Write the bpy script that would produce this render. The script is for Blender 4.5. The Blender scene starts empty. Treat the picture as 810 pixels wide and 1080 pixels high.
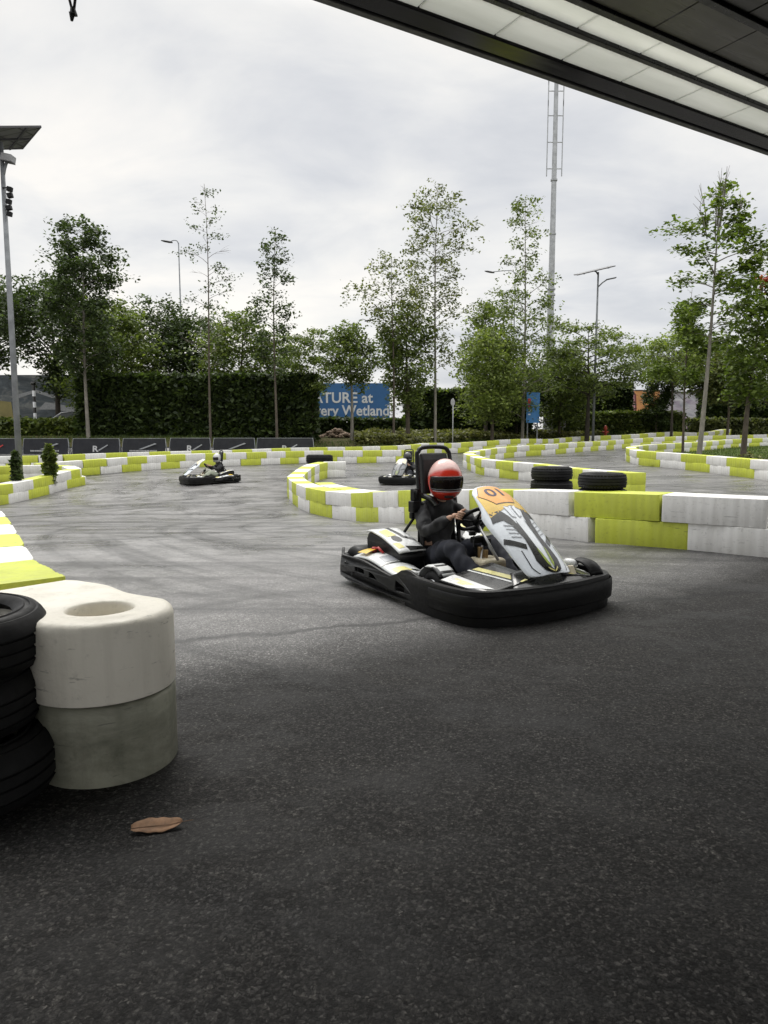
import bpy, bmesh, math, random
import numpy as np
from mathutils import Vector, Matrix, noise

random.seed(7)
RNG = np.random.default_rng(11)
scene = bpy.context.scene
COL = scene.collection
R = math.radians

# ------------------------------------------------------------------ camera
FPX, CX, CY, HOR, CAMH = 750.0, 405.0, 540.0, 456.0, 1.33
TH = math.atan((CY - HOR) / FPX)
CT, ST = math.cos(TH), math.sin(TH)
cam_d = bpy.data.cameras.new('camera')
cam = bpy.data.objects.new('camera', cam_d)
COL.objects.link(cam)
cam.location = (0, 0, CAMH)
cam.rotation_euler = (math.pi / 2 - TH, 0, 0)
cam_d.sensor_fit = 'VERTICAL'
cam_d.sensor_height = 36.0
cam_d.lens = 36.0 * FPX / 1080.0
cam_d.clip_end = 2000
cam_d.clip_start = 0.05
scene.camera = cam

# ------------------------------------------------------------------ terrain
XS = [-40, -12, -1, 5, 13, 30, 60]
YS = [-30, 5, 8, 12.5, 17, 22.5, 26.5, 30, 36, 40, 44, 50, 56, 62, 80, 500]
TZ = [
    [0, 0, -.06, -.3, -.65, -.92, -.75, -.5, -.15, .85, 1.1, 1.15, 1.18, 1.2, 1.22, 1.1],
    [0, 0, -.05, -.3, -.65, -.92, -.66, -.42, -.18, .85, 1.1, 1.15, 1.18, 1.2, 1.22, 1.1],
    [0, 0, -.03, -.32, -.68, -.66, -.55, -.42, -.24, .05, .75, 1.05, 1.12, 1.18, 1.2, 1.1],
    [0, 0, 0, -.2, -.4, -.4, -.37, -.33, -.22, -.15, -.05, .72, 1.0, 1.1, 1.2, 1.1],
    [0, .03, .08, .02, -.1, -.19, -.18, -.12, -.05, 0, .05, .15, .5, 1.0, 1.18, 1.1],
    [0, .05, .1, .06, 0, -.02, 0, 0, .03, .06, .1, .2, .45, 1.0, 1.18, 1.1],
    [0, .05, .1, .06, 0, -.02, 0, 0, .03, .06, .1, .2, .45, 1.0, 1.18, 1.1]]


def _herm(ys, zs, y):
    if y <= ys[0]: return zs[0]
    if y >= ys[-1]: return zs[-1]
    i = 0
    while ys[i + 1] < y: i += 1
    h = ys[i + 1] - ys[i]
    t = (y - ys[i]) / h

    def m(k):
        if k <= 0 or k >= len(ys) - 1: return 0.0
        a = (zs[k] - zs[k - 1]) / (ys[k] - ys[k - 1]); b = (zs[k + 1] - zs[k]) / (ys[k + 1] - ys[k])
        if a * b <= 0: return 0.0
        return 2 * a * b / (a + b)
    t2, t3 = t * t, t * t * t
    return (2*t3-3*t2+1)*zs[i] + (t3-2*t2+t)*h*m(i) + (-2*t3+3*t2)*zs[i+1] + (t3-t2)*h*m(i+1)


def terr(x, y):
    x = max(XS[0], min(XS[-1], x))
    j = 0
    while j < len(XS) - 2 and XS[j + 1] < x: j += 1
    t = (x - XS[j]) / (XS[j + 1] - XS[j]); t = t * t * (3 - 2 * t)
    return _herm(YS, TZ[j], y) * (1 - t) + _herm(YS, TZ[j + 1], y) * t


def ray(px, py):
    u = (px - CX) / FPX; v = (CY - py) / FPX
    return Vector((u, CT + ST * v, -ST + CT * v))


def hit(px, py, zo=0.0, t0=1.0, t1=95.0):
    """where the line of sight through a measured picture point meets the terrain raised by zo"""
    r = ray(px, py); t = t0; st = .05
    while t < t1:
        p = r * t
        if CAMH + p.z <= terr(p.x, p.y) + zo:
            return Vector((p.x, p.y, terr(p.x, p.y)))
        t += st
    p = r * t1
    return Vector((p.x, p.y, terr(p.x, p.y)))


def at(px, py, Y):
    r = ray(px, py); p = r * (Y / r.y)
    return Vector((p.x, p.y, p.z + CAMH))


def gx(px, Y):
    """x of a thing seen at picture column px and standing Y metres away"""
    return (px - CX) / FPX * (Y * CT)


# ------------------------------------------------------------------ object helpers
def link(o, parent=None):
    COL.objects.link(o)
    if parent is not None: o.parent = parent
    return o


def tag(o, label=None, cat=None, group=None, kind=None):
    if label: o['label'] = label
    if cat: o['category'] = cat
    if group: o['group'] = group
    if kind: o['kind'] = kind
    return o


def empty(name, loc=(0, 0, 0), rz=0.0):
    o = bpy.data.objects.new(name, None); COL.objects.link(o)
    o.location = loc; o.rotation_euler = (0, 0, rz); o.empty_display_size = .2
    return o


def mesh_obj(name, verts, faces, mat, parent=None, smooth=False, mids=None):
    me = bpy.data.meshes.new(name)
    me.from_pydata([tuple(v) for v in verts], [], faces)
    mats = mat if isinstance(mat, (list, tuple)) else [mat]
    for m in mats: me.materials.append(m)
    if mids: me.polygons.foreach_set('material_index', mids)
    if smooth: me.polygons.foreach_set('use_smooth', [True] * len(me.polygons))
    me.update()
    return link(bpy.data.objects.new(name, me), parent)


def np_quads(name, V, mat, parent=None):
    """V: (n,4,3) array of quads"""
    n = V.shape[0]
    me = bpy.data.meshes.new(name)
    me.vertices.add(n * 4); me.vertices.foreach_set('co', V.reshape(-1).astype(np.float32))
    me.loops.add(n * 4); me.loops.foreach_set('vertex_index', np.arange(n * 4, dtype=np.int32))
    me.polygons.add(n)
    me.polygons.foreach_set('loop_start', np.arange(0, n * 4, 4, dtype=np.int32))
    me.polygons.foreach_set('loop_total', np.full(n, 4, dtype=np.int32))
    me.update(calc_edges=True); me.validate()
    me.materials.append(mat)
    return link(bpy.data.objects.new(name, me), parent)


class MB:
    def __init__(s): s.v = []; s.f = []; s.m = []

    def add(s, vs, fs, mi=0):
        b = len(s.v); s.v += [Vector(v) for v in vs]
        for f in fs: s.f.append([i + b for i in f]); s.m.append(mi)
        return s

    def box(s, c, d, rot=None, mi=0):
        x, y, z = d[0] / 2, d[1] / 2, d[2] / 2
        vs = [Vector((i * x, j * y, k * z)) for i in (-1, 1) for j in (-1, 1) for k in (-1, 1)]
        if rot is not None: vs = [rot @ v for v in vs]
        c = Vector(c)
        return s.add([v + c for v in vs], [(0, 1, 3, 2), (4, 6, 7, 5), (0, 4, 5, 1), (2, 3, 7, 6), (0, 2, 6, 4), (1, 5, 7, 3)], mi)

    def tube(s, pts, rad, n=8, mi=0, cap=True, closed=False):
        pts = [Vector(p) for p in pts]
        k = len(pts)
        rads = rad if isinstance(rad, (list, tuple)) else [rad] * k
        vs = []; prev = None
        for i, p in enumerate(pts):
            if closed: d = pts[(i + 1) % k] - pts[i - 1]
            else: d = pts[min(i + 1, k - 1)] - pts[max(i - 1, 0)]
            if d.length < 1e-9: d = Vector((0, 0, 1))
            d.normalize()
            if prev is None:
                a = Vector((0, 0, 1)) if abs(d.z) < .9 else Vector((1, 0, 0))
                a = d.cross(a).normalized()
            else:
                a = (prev - d * prev.dot(d))
                a = a.normalized() if a.length > 1e-6 else d.orthogonal().normalized()
            prev = a; b = d.cross(a)
            for j in range(n):
                t = 2 * math.pi * j / n
                vs.append(p + (a * math.cos(t) + b * math.sin(t)) * rads[i])
        fs = []
        for i in range(k if closed else k - 1):
            i2 = (i + 1) % k
            for j in range(n):
                j2 = (j + 1) % n
                fs.append((i * n + j, i * n + j2, i2 * n + j2, i2 * n + j))
        if cap and not closed:
            fs.append(tuple(range(n - 1, -1, -1))); fs.append(tuple((k - 1) * n + j for j in range(n)))
        return s.add(vs, fs, mi)

    def lathe(s, prof, n=24, M=None, mi=0, closed=False):
        """prof: (r, z) pairs round the z axis, M places it"""
        vs = []
        for (r, z) in prof:
            for j in range(n):
                t = 2 * math.pi * j / n
                v = Vector((r * math.cos(t), r * math.sin(t), z))
                vs.append(M @ v if M is not None else v)
        k = len(prof); fs = []
        for i in range(k if closed else k - 1):
            i2 = (i + 1) % k
            for j in range(n):
                j2 = (j + 1) % n
                fs.append((i * n + j, i * n + j2, i2 * n + j2, i2 * n + j))
        return s.add(vs, fs, mi)

    def prism(s, poly, y0, y1, M=None, mi=0):
        """polygon in (x, z), extruded from y0 to y1"""
        n = len(poly)
        vs = [Vector((p[0], y0, p[1])) for p in poly] + [Vector((p[0], y1, p[1])) for p in poly]
        if M is not None: vs = [M @ v for v in vs]
        fs = [tuple(range(n)), tuple(range(2 * n - 1, n - 1, -1))]
        for i in range(n):
            j = (i + 1) % n
            fs.append((i, i + n, j + n, j))
        return s.add(vs, fs, mi)

    def sweep(s, path, prof, mi=0, closed=False):
        """path: 2D (x,y) open polyline; prof: closed list of (offset to the left, z)"""
        P = [Vector((p[0], p[1])) for p in path]; k = len(P); n = len(prof); vs = []
        for i in range(k):
            d = (P[min(i + 1, k - 1)] - P[max(i - 1, 0)]).normalized()
            nn = Vector((-d.y, d.x))
            for (o, z) in prof:
                q = P[i] + nn * o; vs.append(Vector((q.x, q.y, z)))
        fs = []
        for i in range(k - 1):
            for j in range(n):
                j2 = (j + 1) % n
                fs.append((i * n + j, (i + 1) * n + j, (i + 1) * n + j2, i * n + j2))
        fs.append(tuple(range(n))); fs.append(tuple((k - 1) * n + j for j in range(n - 1, -1, -1)))
        return s.add(vs, fs, mi)

    def build(s, name, mat, parent=None, smooth=False, bevel=0.0, seg=2, auto=None, sub=0):
        o = mesh_obj(name, s.v, s.f, mat, parent, smooth, s.m if isinstance(mat, (list, tuple)) else None)
        bm = bmesh.new(); bm.from_mesh(o.data)
        bmesh.ops.recalc_face_normals(bm, faces=bm.faces)
        bm.to_mesh(o.data); bm.free()
        if bevel:
            b = o.modifiers.new('bevel', 'BEVEL'); b.width = bevel; b.segments = seg; b.limit_method = 'ANGLE'; b.angle_limit = R(35)
        if sub:
            b = o.modifiers.new('sub', 'SUBSURF'); b.levels = sub; b.render_levels = sub
        if auto is not None:
            smooth_by_angle(o, auto)
        return o


def smooth_by_angle(o, deg):
    me = o.data
    me.polygons.foreach_set('use_smooth', [True] * len(me.polygons))
    bm = bmesh.new(); bm.from_mesh(me)
    for e in bm.edges:
        if len(e.link_faces) == 2:
            e.smooth = e.calc_face_angle(0) < R(deg)
    bm.to_mesh(me); bm.free()


def copy_tree(o, parent=None):
    c = o.copy(); COL.objects.link(c)
    if parent is not None: c.parent = parent
    for ch in list(o.children): copy_tree(ch, c)
    return c


def smooth_path(pts, n=8):
    """Catmull-Rom through the points"""
    P = [Vector(p) for p in pts]; out = []
    for i in range(len(P) - 1):
        p0 = P[max(i - 1, 0)]; p1 = P[i]; p2 = P[i + 1]; p3 = P[min(i + 2, len(P) - 1)]
        for j in range(n):
            t = j / n; t2 = t * t; t3 = t2 * t
            out.append(0.5 * ((2 * p1) + (-p0 + p2) * t + (2*p0 - 5*p1 + 4*p2 - p3) * t2 + (-p0 + 3*p1 - 3*p2 + p3) * t3))
    out.append(P[-1].copy())
    return out


# ------------------------------------------------------------------ materials
MATS = {}


class NT:
    def __init__(s, name):
        s.m = bpy.data.materials.new(name); s.m.use_nodes = True
        s.t = s.m.node_tree; s.N = s.t.nodes; s.L = s.t.links
        s.N.clear()
        s.out = s.N.new('ShaderNodeOutputMaterial'); s.p = s.N.new('ShaderNodeBsdfPrincipled')
        s.L.new(s.p.outputs[0], s.out.inputs[0])

    def new(s, t, **k):
        n = s.N.new(t)
        for a, b in k.items(): setattr(n, a, b)
        return n

    def set(s, sock, v):
        if hasattr(v, 'is_linked') or isinstance(v, bpy.types.NodeSocket): s.L.new(v, sock)
        elif isinstance(v, (tuple, list)) and len(v) == 3 and sock.type == 'RGBA': sock.default_value = (*v, 1)
        else: sock.default_value = v

    def coord(s, kind='Object'):
        return s.new('ShaderNodeTexCoord').outputs[kind]

    def mapped(s, sc=(1, 1, 1), rot=(0, 0, 0), kind='Object', loc=(0, 0, 0)):
        m = s.new('ShaderNodeMapping'); s.L.new(s.coord(kind), m.inputs[0])
        m.inputs['Scale'].default_value = sc; m.inputs['Rotation'].default_value = rot; m.inputs['Location'].default_value = loc
        return m.outputs[0]

    def noise(s, vec, scale, detail=4, rough=.55, dist=0.0, w=None):
        n = s.new('ShaderNodeTexNoise')
        if vec is not None: s.L.new(vec, n.inputs['Vector'])
        n.inputs['Scale'].default_value = scale; n.inputs['Detail'].default_value = detail
        n.inputs['Roughness'].default_value = rough; n.inputs['Distortion'].default_value = dist
        return n.outputs[0]

    def ramp(s, fac, stops, interp='LINEAR'):
        r = s.new('ShaderNodeValToRGB'); r.color_ramp.interpolation = interp
        while len(r.color_ramp.elements) < len(stops): r.color_ramp.elements.new(.5)
        for e, (p, c) in zip(r.color_ramp.elements, stops):
            e.position = p
            c = (c, c, c) if not isinstance(c, (tuple, list)) else c
            e.color = (*c, 1)
        s.L.new(fac, r.inputs[0])
        return r.outputs[0]

    def mix(s, fac, a, b, mode='MIX'):
        n = s.new('ShaderNodeMix', data_type='RGBA', blend_type=mode)
        s.set(n.inputs[0], fac); s.set(n.inputs[6], a); s.set(n.inputs[7], b)
        return n.outputs[2]

    def math(s, op, a, b=0.0, clamp=False):
        n = s.new('ShaderNodeMath', operation=op, use_clamp=clamp)
        s.set(n.inputs[0], a); s.set(n.inputs[1], b)
        return n.outputs[0]

    def bump(s, h, strength, dist=.01):
        b = s.new('ShaderNodeBump'); s.L.new(h, b.inputs['Height'])
        b.inputs['Strength'].default_value = strength; b.inputs['Distance'].default_value = dist
        s.L.new(b.outputs[0], s.p.inputs['Normal'])

    def base(s, col=None, rough=None, metal=None, spec=None, coat=None):
        if col is not None: s.set(s.p.inputs['Base Color'], col)
        if rough is not None: s.set(s.p.inputs['Roughness'], rough)
        if metal is not None: s.set(s.p.inputs['Metallic'], metal)
        if spec is not None: s.set(s.p.inputs['Specular IOR Level'], spec)
        if coat is not None: s.set(s.p.inputs['Coat Weight'], coat); s.p.inputs['Coat Roughness'].default_value = .12
        return s.m


def plain(name, col, rough=.5, metal=0.0, var=.12, scale=9.0, coat=None, bump=0.0, spec=None, scuff=0.0):
    """one colour, mottled a little, with uneven gloss"""
    n = NT(name); v = n.mapped()
    f = n.noise(v, scale, 5)
    c2 = tuple(max(0, c * (1 - var * 1.6)) for c in col); c1 = tuple(min(1, c * (1 + var)) for c in col)
    c = n.ramp(f, [(.3, c2), (.7, c1)])
    rr = n.ramp(n.noise(v, scale * 2.3, 3), [(.3, max(0.02, rough - .08)), (.7, min(1, rough + .1))])
    n.base(c, rr, metal, spec, coat)
    if scuff:
        sc = n.ramp(n.noise(n.mapped((1.5, 1.5, 20)), 2.2, 6, .72, .3), [(.52, 0.0), (.74, scuff)])
        n.set(n.p.inputs['Base Color'], n.mix(sc, c, (.085, .083, .08)))
    if bump: n.bump(n.noise(v, scale * 8, 3), bump, .004)
    return n.m
# ---- asphalt
def mk_asphalt():
    n = NT('asphalt'); v = n.coord('Object')
    sep = n.new('ShaderNodeSeparateXYZ'); n.L.new(v, sep.inputs[0]); X, Y = sep.outputs[0], sep.outputs[1]
    big = n.noise(v, .22, 5, .6, .6)
    mid = n.noise(v, 1.7, 6, .68)
    clump = n.noise(v, 11, 5, .72)
    fine = n.noise(v, 95, 3, .75)
    nz = n.new('ShaderNodeTexNoise'); n.L.new(v, nz.inputs['Vector']); nz.inputs['Scale'].default_value = 55
    sc_ = n.new('ShaderNodeVectorMath', operation='SCALE'); sc_.inputs['Scale'].default_value = .022; n.L.new(nz.outputs['Color'], sc_.inputs[0])
    vd = n.new('ShaderNodeVectorMath', operation='ADD'); n.L.new(v, vd.inputs[0]); n.L.new(sc_.outputs[0], vd.inputs[1])
    vor = n.new('ShaderNodeTexVoronoi'); vor.inputs['Scale'].default_value = 105; n.L.new(vd.outputs[0], vor.inputs['Vector'])
    st = n.noise(n.mapped((.07, 1.6, 1), (0, 0, R(-7))), 1.0, 6, .62, .35)   # rubber laid down along the racing line
    st2 = n.noise(n.mapped((.05, 5.5, 1), (0, 0, R(9))), 1.0, 4, .6, .2)      # single tyre marks
    # an older grey surface further out and a newer lay nearer the stand, painted darker still for canopy shade, meeting in a ragged seam
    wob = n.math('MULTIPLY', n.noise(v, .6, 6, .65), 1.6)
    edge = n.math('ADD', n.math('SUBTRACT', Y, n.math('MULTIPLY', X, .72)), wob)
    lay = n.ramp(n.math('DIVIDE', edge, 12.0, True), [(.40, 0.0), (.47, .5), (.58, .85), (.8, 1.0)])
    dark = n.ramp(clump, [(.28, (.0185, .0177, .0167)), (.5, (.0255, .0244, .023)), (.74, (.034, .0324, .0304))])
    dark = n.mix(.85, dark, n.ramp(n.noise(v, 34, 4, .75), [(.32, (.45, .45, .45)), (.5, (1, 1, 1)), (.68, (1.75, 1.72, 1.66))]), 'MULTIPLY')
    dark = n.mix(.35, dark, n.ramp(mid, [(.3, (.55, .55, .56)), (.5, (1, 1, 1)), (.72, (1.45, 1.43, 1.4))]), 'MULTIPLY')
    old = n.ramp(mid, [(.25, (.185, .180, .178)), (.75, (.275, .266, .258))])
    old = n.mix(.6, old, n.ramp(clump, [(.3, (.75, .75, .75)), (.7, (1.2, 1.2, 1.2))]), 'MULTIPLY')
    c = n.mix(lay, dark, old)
    far_ = n.math('MULTIPLY', lay, 1.0)
    c = n.mix(n.math('MULTIPLY', far_, n.ramp(st, [(.47, 0.0), (.66, .78)])), c, (.036, .036, .037))
    c = n.mix(n.math('MULTIPLY', far_, n.ramp(st2, [(.58, 0.0), (.64, .6)])), c, (.030, .030, .031))
    c = n.mix(n.math('MULTIPLY', far_, n.ramp(big, [(.45, 0.0), (.7, .3)])), c, (.12, .110, .10))
    # arcs of rubber where karts swing round the bend
    def arcs(cx_, cy_, fr, lo, hi, amt, c):
        dx = n.math('SUBTRACT', X, cx_); dy = n.math('SUBTRACT', Y, cy_)
        rr = n.math('SQRT', n.math('ADD', n.math('MULTIPLY', dx, dx), n.math('MULTIPLY', dy, dy)))
        cb = n.new('ShaderNodeCombineXYZ'); n.L.new(n.math('MULTIPLY', rr, fr), cb.inputs[0]); n.L.new(n.math('MULTIPLY', dx, .10), cb.inputs[1]); n.L.new(n.math('MULTIPLY', dy, .10), cb.inputs[2])
        f = n.ramp(n.noise(cb.outputs[0], 1.0, 5, .62), [(lo, 0.0), (hi, amt)])
        brk = n.ramp(n.noise(v, 6, 4, .7), [(.3, .55), (.6, 1.0)])
        return n.mix(n.math('MULTIPLY', f, brk), c, (.021, .0208, .0208))
    c = arcs(4.5, 13.5, 2.6, .53, .66, .75, c)
    c = arcs(-9.0, 16.0, 1.9, .55, .68, .6, c)
    # the joint itself: a thin dark tar line with a pale lip
    l1 = n.math('SUBTRACT', n.math('ADD', n.math('SUBTRACT', Y, n.math('MULTIPLY', X, .33)), n.math('MULTIPLY', n.noise(v, 2.2, 4, .6), .35)), 5.05)
    line = n.ramp(n.math('ABSOLUTE', l1), [(0.0, .8), (.022, .7), (.06, 0.0)])
    c = n.mix(line, c, (.012, .012, .012))
    # aggregate: every stone has its own tone, with dark binder between
    sx = n.new('ShaderNodeSeparateColor'); n.L.new(vor.outputs['Color'], sx.inputs[0])
    tone = n.ramp(sx.outputs[0], [(.0, .22), (.45, .62), (.75, 1.25), (.92, 1.9), (1.0, 3.0)])
    gap = n.ramp(vor.outputs['Distance'], [(.0, 1.15), (.35, 1.0), (.7, .45)])
    v2 = n.new('ShaderNodeTexVoronoi'); v2.inputs['Scale'].default_value = 260; n.L.new(vd.outputs[0], v2.inputs['Vector'])
    sx2 = n.new('ShaderNodeSeparateColor'); n.L.new(v2.outputs['Color'], sx2.inputs[0])
    tone2 = n.ramp(sx2.outputs[1], [(.0, .45), (.6, 1.0), (1.0, 2.0)])
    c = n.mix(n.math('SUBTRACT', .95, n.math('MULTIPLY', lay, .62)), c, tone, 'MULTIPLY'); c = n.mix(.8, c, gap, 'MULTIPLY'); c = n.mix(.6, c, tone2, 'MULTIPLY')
    damp = n.ramp(n.noise(n.mapped((.8, 1.2, 1)), 1.5, 9, .78, .4), [(.47, 0.0), (.58, 1.0)])     # damp, tarry patches
    c = n.mix(n.math('MULTIPLY', damp, .30), c, (.007, .007, .0072))
    rn = n.ramp(damp, [(0, .80), (1, .66)]); rf = n.ramp(n.noise(v, .8, 6, .66, .8), [(.40, .26), (.60, .50)])
    n.base(c, n.mix(lay, rn, rf), 0, n.ramp(lay, [(0, .22), (1, .6)]))
    h = n.mix(.55, gap, fine)
    lump = n.noise(v, 38, 4, .75)
    h = n.mix(.45, h, lump)
    n.bump(h, .6, .010)
    return n.m


def mk_barrier(name, ca, cb, dirt, clean=1.0, mildew=0.0):
    n = NT(name); v = n.mapped()
    oi = n.new('ShaderNodeObjectInfo')
    add = n.new('ShaderNodeVectorMath', operation='ADD'); n.L.new(v, add.inputs[0])
    mul = n.new('ShaderNodeVectorMath', operation='SCALE'); mul.inputs[0].default_value = (31, 17, 9); n.L.new(oi.outputs['Random'], mul.inputs['Scale'])
    n.L.new(mul.outputs[0], add.inputs[1]); w = add.outputs[0]
    c = n.mix(n.ramp(n.noise(w, 3.0, 5), [(.3, 0.0), (.7, 1.0)]), ca, cb)
    rt = n.ramp(oi.outputs['Random'], [(0, (.96, .96, .955)), (1, (1.03, 1.03, 1.025))])
    c = n.mix(1.0, c, rt, 'MULTIPLY')
    m2 = n.new('ShaderNodeMapping'); n.L.new(w, m2.inputs[0]); m2.inputs['Scale'].default_value = (8, 8, .6)
    stre = n.ramp(n.noise(m2.outputs[0], 1.0, 5, .65), [(.44, 0.0), (.85, .45)])     # runs of dirt down the sides
    c = n.mix(stre, c, dirt)
    gr = n.ramp(n.noise(w, 22, 5, .7), [(.57, 0.0), (.80, .5 * clean)])
    c = n.mix(gr, c, tuple(x * .5 for x in dirt))
    m3 = n.new('ShaderNodeMapping'); n.L.new(w, m3.inputs[0]); m3.inputs['Scale'].default_value = (3, 3, 22)
    sc = n.ramp(n.noise(m3.outputs[0], 2.0, 4, .7), [(.63, 0.0), (.70, .5)])         # tyre scuffs
    c = n.mix(sc, c, (.06, .06, .055))
    if mildew:
        m4 = n.new('ShaderNodeMapping'); n.L.new(w, m4.inputs[0]); m4.inputs['Scale'].default_value = (1.2, 1.2, 2.6)
        c = n.mix(n.ramp(n.noise(m4.outputs[0], 2.2, 7, .7, .5), [(.40, 0.0), (.66, mildew)]), c, (.055, .06, .04))
    n.base(c, n.ramp(n.noise(w, 8, 4), [(.3, .38), (.7, .62)]), 0, .4)
    n.bump(n.mix(.3, n.noise(w, 5, 4, .6), n.noise(w, 30, 4)), .35 if clean < 1 else .14, .03 if clean < 1 else .01)
    return n.m


def mk_leaf(name, ca, cb, cc=None, rough=.55):
    n = NT(name); g = n.new('ShaderNodeNewGeometry')
    cc = cc or tuple(x * .5 for x in ca)
    c = n.ramp(g.outputs['Random Per Island'], [(0, cc), (.35, ca), (.8, cb), (1, tuple(min(1, x * 1.35) for x in cb))])
    big = n.ramp(n.noise(n.coord('Object'), .7, 3), [(.35, (.62, .62, .62)), (.7, (1.2, 1.2, 1.15))])
    c = n.mix(1.0, c, big, 'MULTIPLY')
    n.base(c, rough, 0, .35)
    tr = n.new('ShaderNodeBsdfTranslucent'); mx = n.new('ShaderNodeMixShader')
    c2 = n.mix(1.0, c, (1.15, 1.25, .5), 'MULTIPLY')
    n.L.new(c2, tr.inputs[0]); mx.inputs[0].default_value = .38
    n.L.new(n.p.outputs[0], mx.inputs[1]); n.L.new(tr.outputs[0], mx.inputs[2]); n.L.new(mx.outputs[0], n.out.inputs[0])
    return n.m


def mk_bark(name, ca, cb):
    n = NT(name); v = n.mapped((1, 1, .25))
    f = n.noise(v, 14, 6, .7); b = n.noise(n.mapped((1, 1, .5)), 3, 4)
    c = n.mix(n.ramp(f, [(.3, 0.0), (.7, 1.0)]), ca, cb)
    c = n.mix(n.ramp(b, [(.5, 0.0), (.65, .4)]), c, tuple(x * 1.5 for x in cb))
    n.base(c, .9, 0, .2); n.bump(f, .6, .02)
    return n.m


def mk_grass(name, ca, cb, cc):
    n = NT(name); v = n.coord('Object')
    c = n.mix(n.ramp(n.noise(v, 1.2, 5, .65), [(.35, 0.0), (.65, 1.0)]), ca, cb)
    c = n.mix(n.ramp(n.noise(v, .35, 4, .6), [(.45, 0.0), (.62, .8)]), c, cc)
    c = n.mix(.6, c, n.ramp(n.noise(v, 22, 3, .7), [(.3, (.5, .5, .5)), (.7, (1.35, 1.35, 1.3))]), 'MULTIPLY')
    n.base(c, .95, 0, .1); n.bump(n.noise(v, 25, 3, .7), 1.0, .05)
    return n.m


def mk_tyre(name, col=(.016, .016, .0165)):
    n = NT(name); v = n.mapped()
    c = n.mix(n.ramp(n.noise(v, 7, 5, .65), [(.45, 0.0), (.75, .6)]), col, tuple(x * 2.6 for x in col))
    n.base(c, n.ramp(n.noise(v, 12, 4), [(.3, .5), (.7, .8)]), 0, .25); n.bump(n.noise(v, 60, 3), .25, .003)
    return n.m


def mk_mural(name, stops, spot):
    """printed hoarding: blurred grey shapes and a pale band"""
    n = NT(name); v = n.mapped((1, 1, 2.2))
    c = n.ramp(n.noise(v, .55, 5, .62, 1.2), stops)
    vor = n.new('ShaderNodeTexVoronoi', feature='F1'); n.L.new(n.mapped((1, 1, 1.6)), vor.inputs['Vector']); vor.inputs['Scale'].default_value = 1.3
    c = n.mix(n.ramp(vor.outputs['Color'], [(.55, 0.0), (.8, .45)]), c, spot)
    n.base(c, .6)
    return n.m


def mk_canopy_metal(name, ca, cb, rough, metal=0.0):
    n = NT(name); v = n.mapped((.5, 6, 6))
    c = n.mix(n.ramp(n.noise(v, 1.4, 5, .6), [(.3, 0.0), (.75, 1.0)]), ca, cb)
    c = n.mix(n.ramp(n.noise(n.mapped(), 2.4, 5, .65), [(.5, 0.0), (.72, .5)]), c, tuple(x * .6 for x in ca))
    n.base(c, n.ramp(n.noise(v, 3, 3), [(.3, rough * .7), (.7, rough * 1.4)]), metal, .12 if ca[0] < .01 else .4)
    return n.m


def mk_lit_cladding(name, k=.8):
    n = NT(name); v = n.mapped((.6, 4, 4))
    c = n.mix(n.ramp(n.noise(v, 1.6, 5, .6), [(.35, 0.0), (.7, 1.0)]), (.66, .665, .62), (.77, .77, .73))
    n.base(c, .35)
    tr = n.new('ShaderNodeBsdfTranslucent'); n.L.new(c, tr.inputs[0]); mx = n.new('ShaderNodeMixShader'); mx.inputs[0].default_value = .8  # glossy cladding made translucent so that sky through it supplies the brightness
    n.L.new(n.p.outputs[0], mx.inputs[1]); n.L.new(tr.outputs[0], mx.inputs[2]); n.L.new(mx.outputs[0], n.out.inputs[0])
    return n.m


def mk_helmet(name, top, mid):
    n = NT(name); sep = n.new('ShaderNodeSeparateXYZ'); n.L.new(n.coord('Object'), sep.inputs[0])
    h = n.math('SUBTRACT', sep.outputs[2], n.math('MULTIPLY', sep.outputs[0], .55))
    f = n.ramp(n.math('ADD', h, .5), [(.5, 0.0), (.515, 0.0), (.55, 1.0)])
    c = n.mix(f, mid, top)
    c = n.mix(n.ramp(n.noise(n.coord('Object'), 28, 4, .7), [(.66, 0.0), (.70, .6)]), c, (.04, .03, .03))
    n.base(c, .22, 0, .5, .6)
    return n.m


def mk_glass_dark(name, col, alpha):
    n = NT(name); n.base(col, .08, 0, .6)
    t = n.new('ShaderNodeBsdfTransparent'); t.inputs[0].default_value = (.55, .5, .48, 1); mx = n.new('ShaderNodeMixShader'); mx.inputs[0].default_value = alpha
    n.L.new(t.outputs[0], mx.inputs[1]); n.L.new(n.p.outputs[0], mx.inputs[2]); n.L.new(mx.outputs[0], n.out.inputs[0])
    return n.m


def mk_solar(name):
    n = NT(name); b = n.new('ShaderNodeTexBrick'); n.L.new(n.mapped(), b.inputs['Vector'])
    b.offset = 0; b.inputs['Color1'].default_value = (.16, .16, .165, 1); b.inputs['Color2'].default_value = (.13, .13, .135, 1)
    b.inputs['Mortar'].default_value = (.03, .03, .03, 1); b.inputs['Scale'].default_value = 1.0
    b.inputs['Mortar Size'].default_value = .03; b.inputs['Brick Width'].default_value = .8; b.inputs['Row Height'].default_value = .5
    n.base(b.outputs[0], .4)
    return n.m


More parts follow.
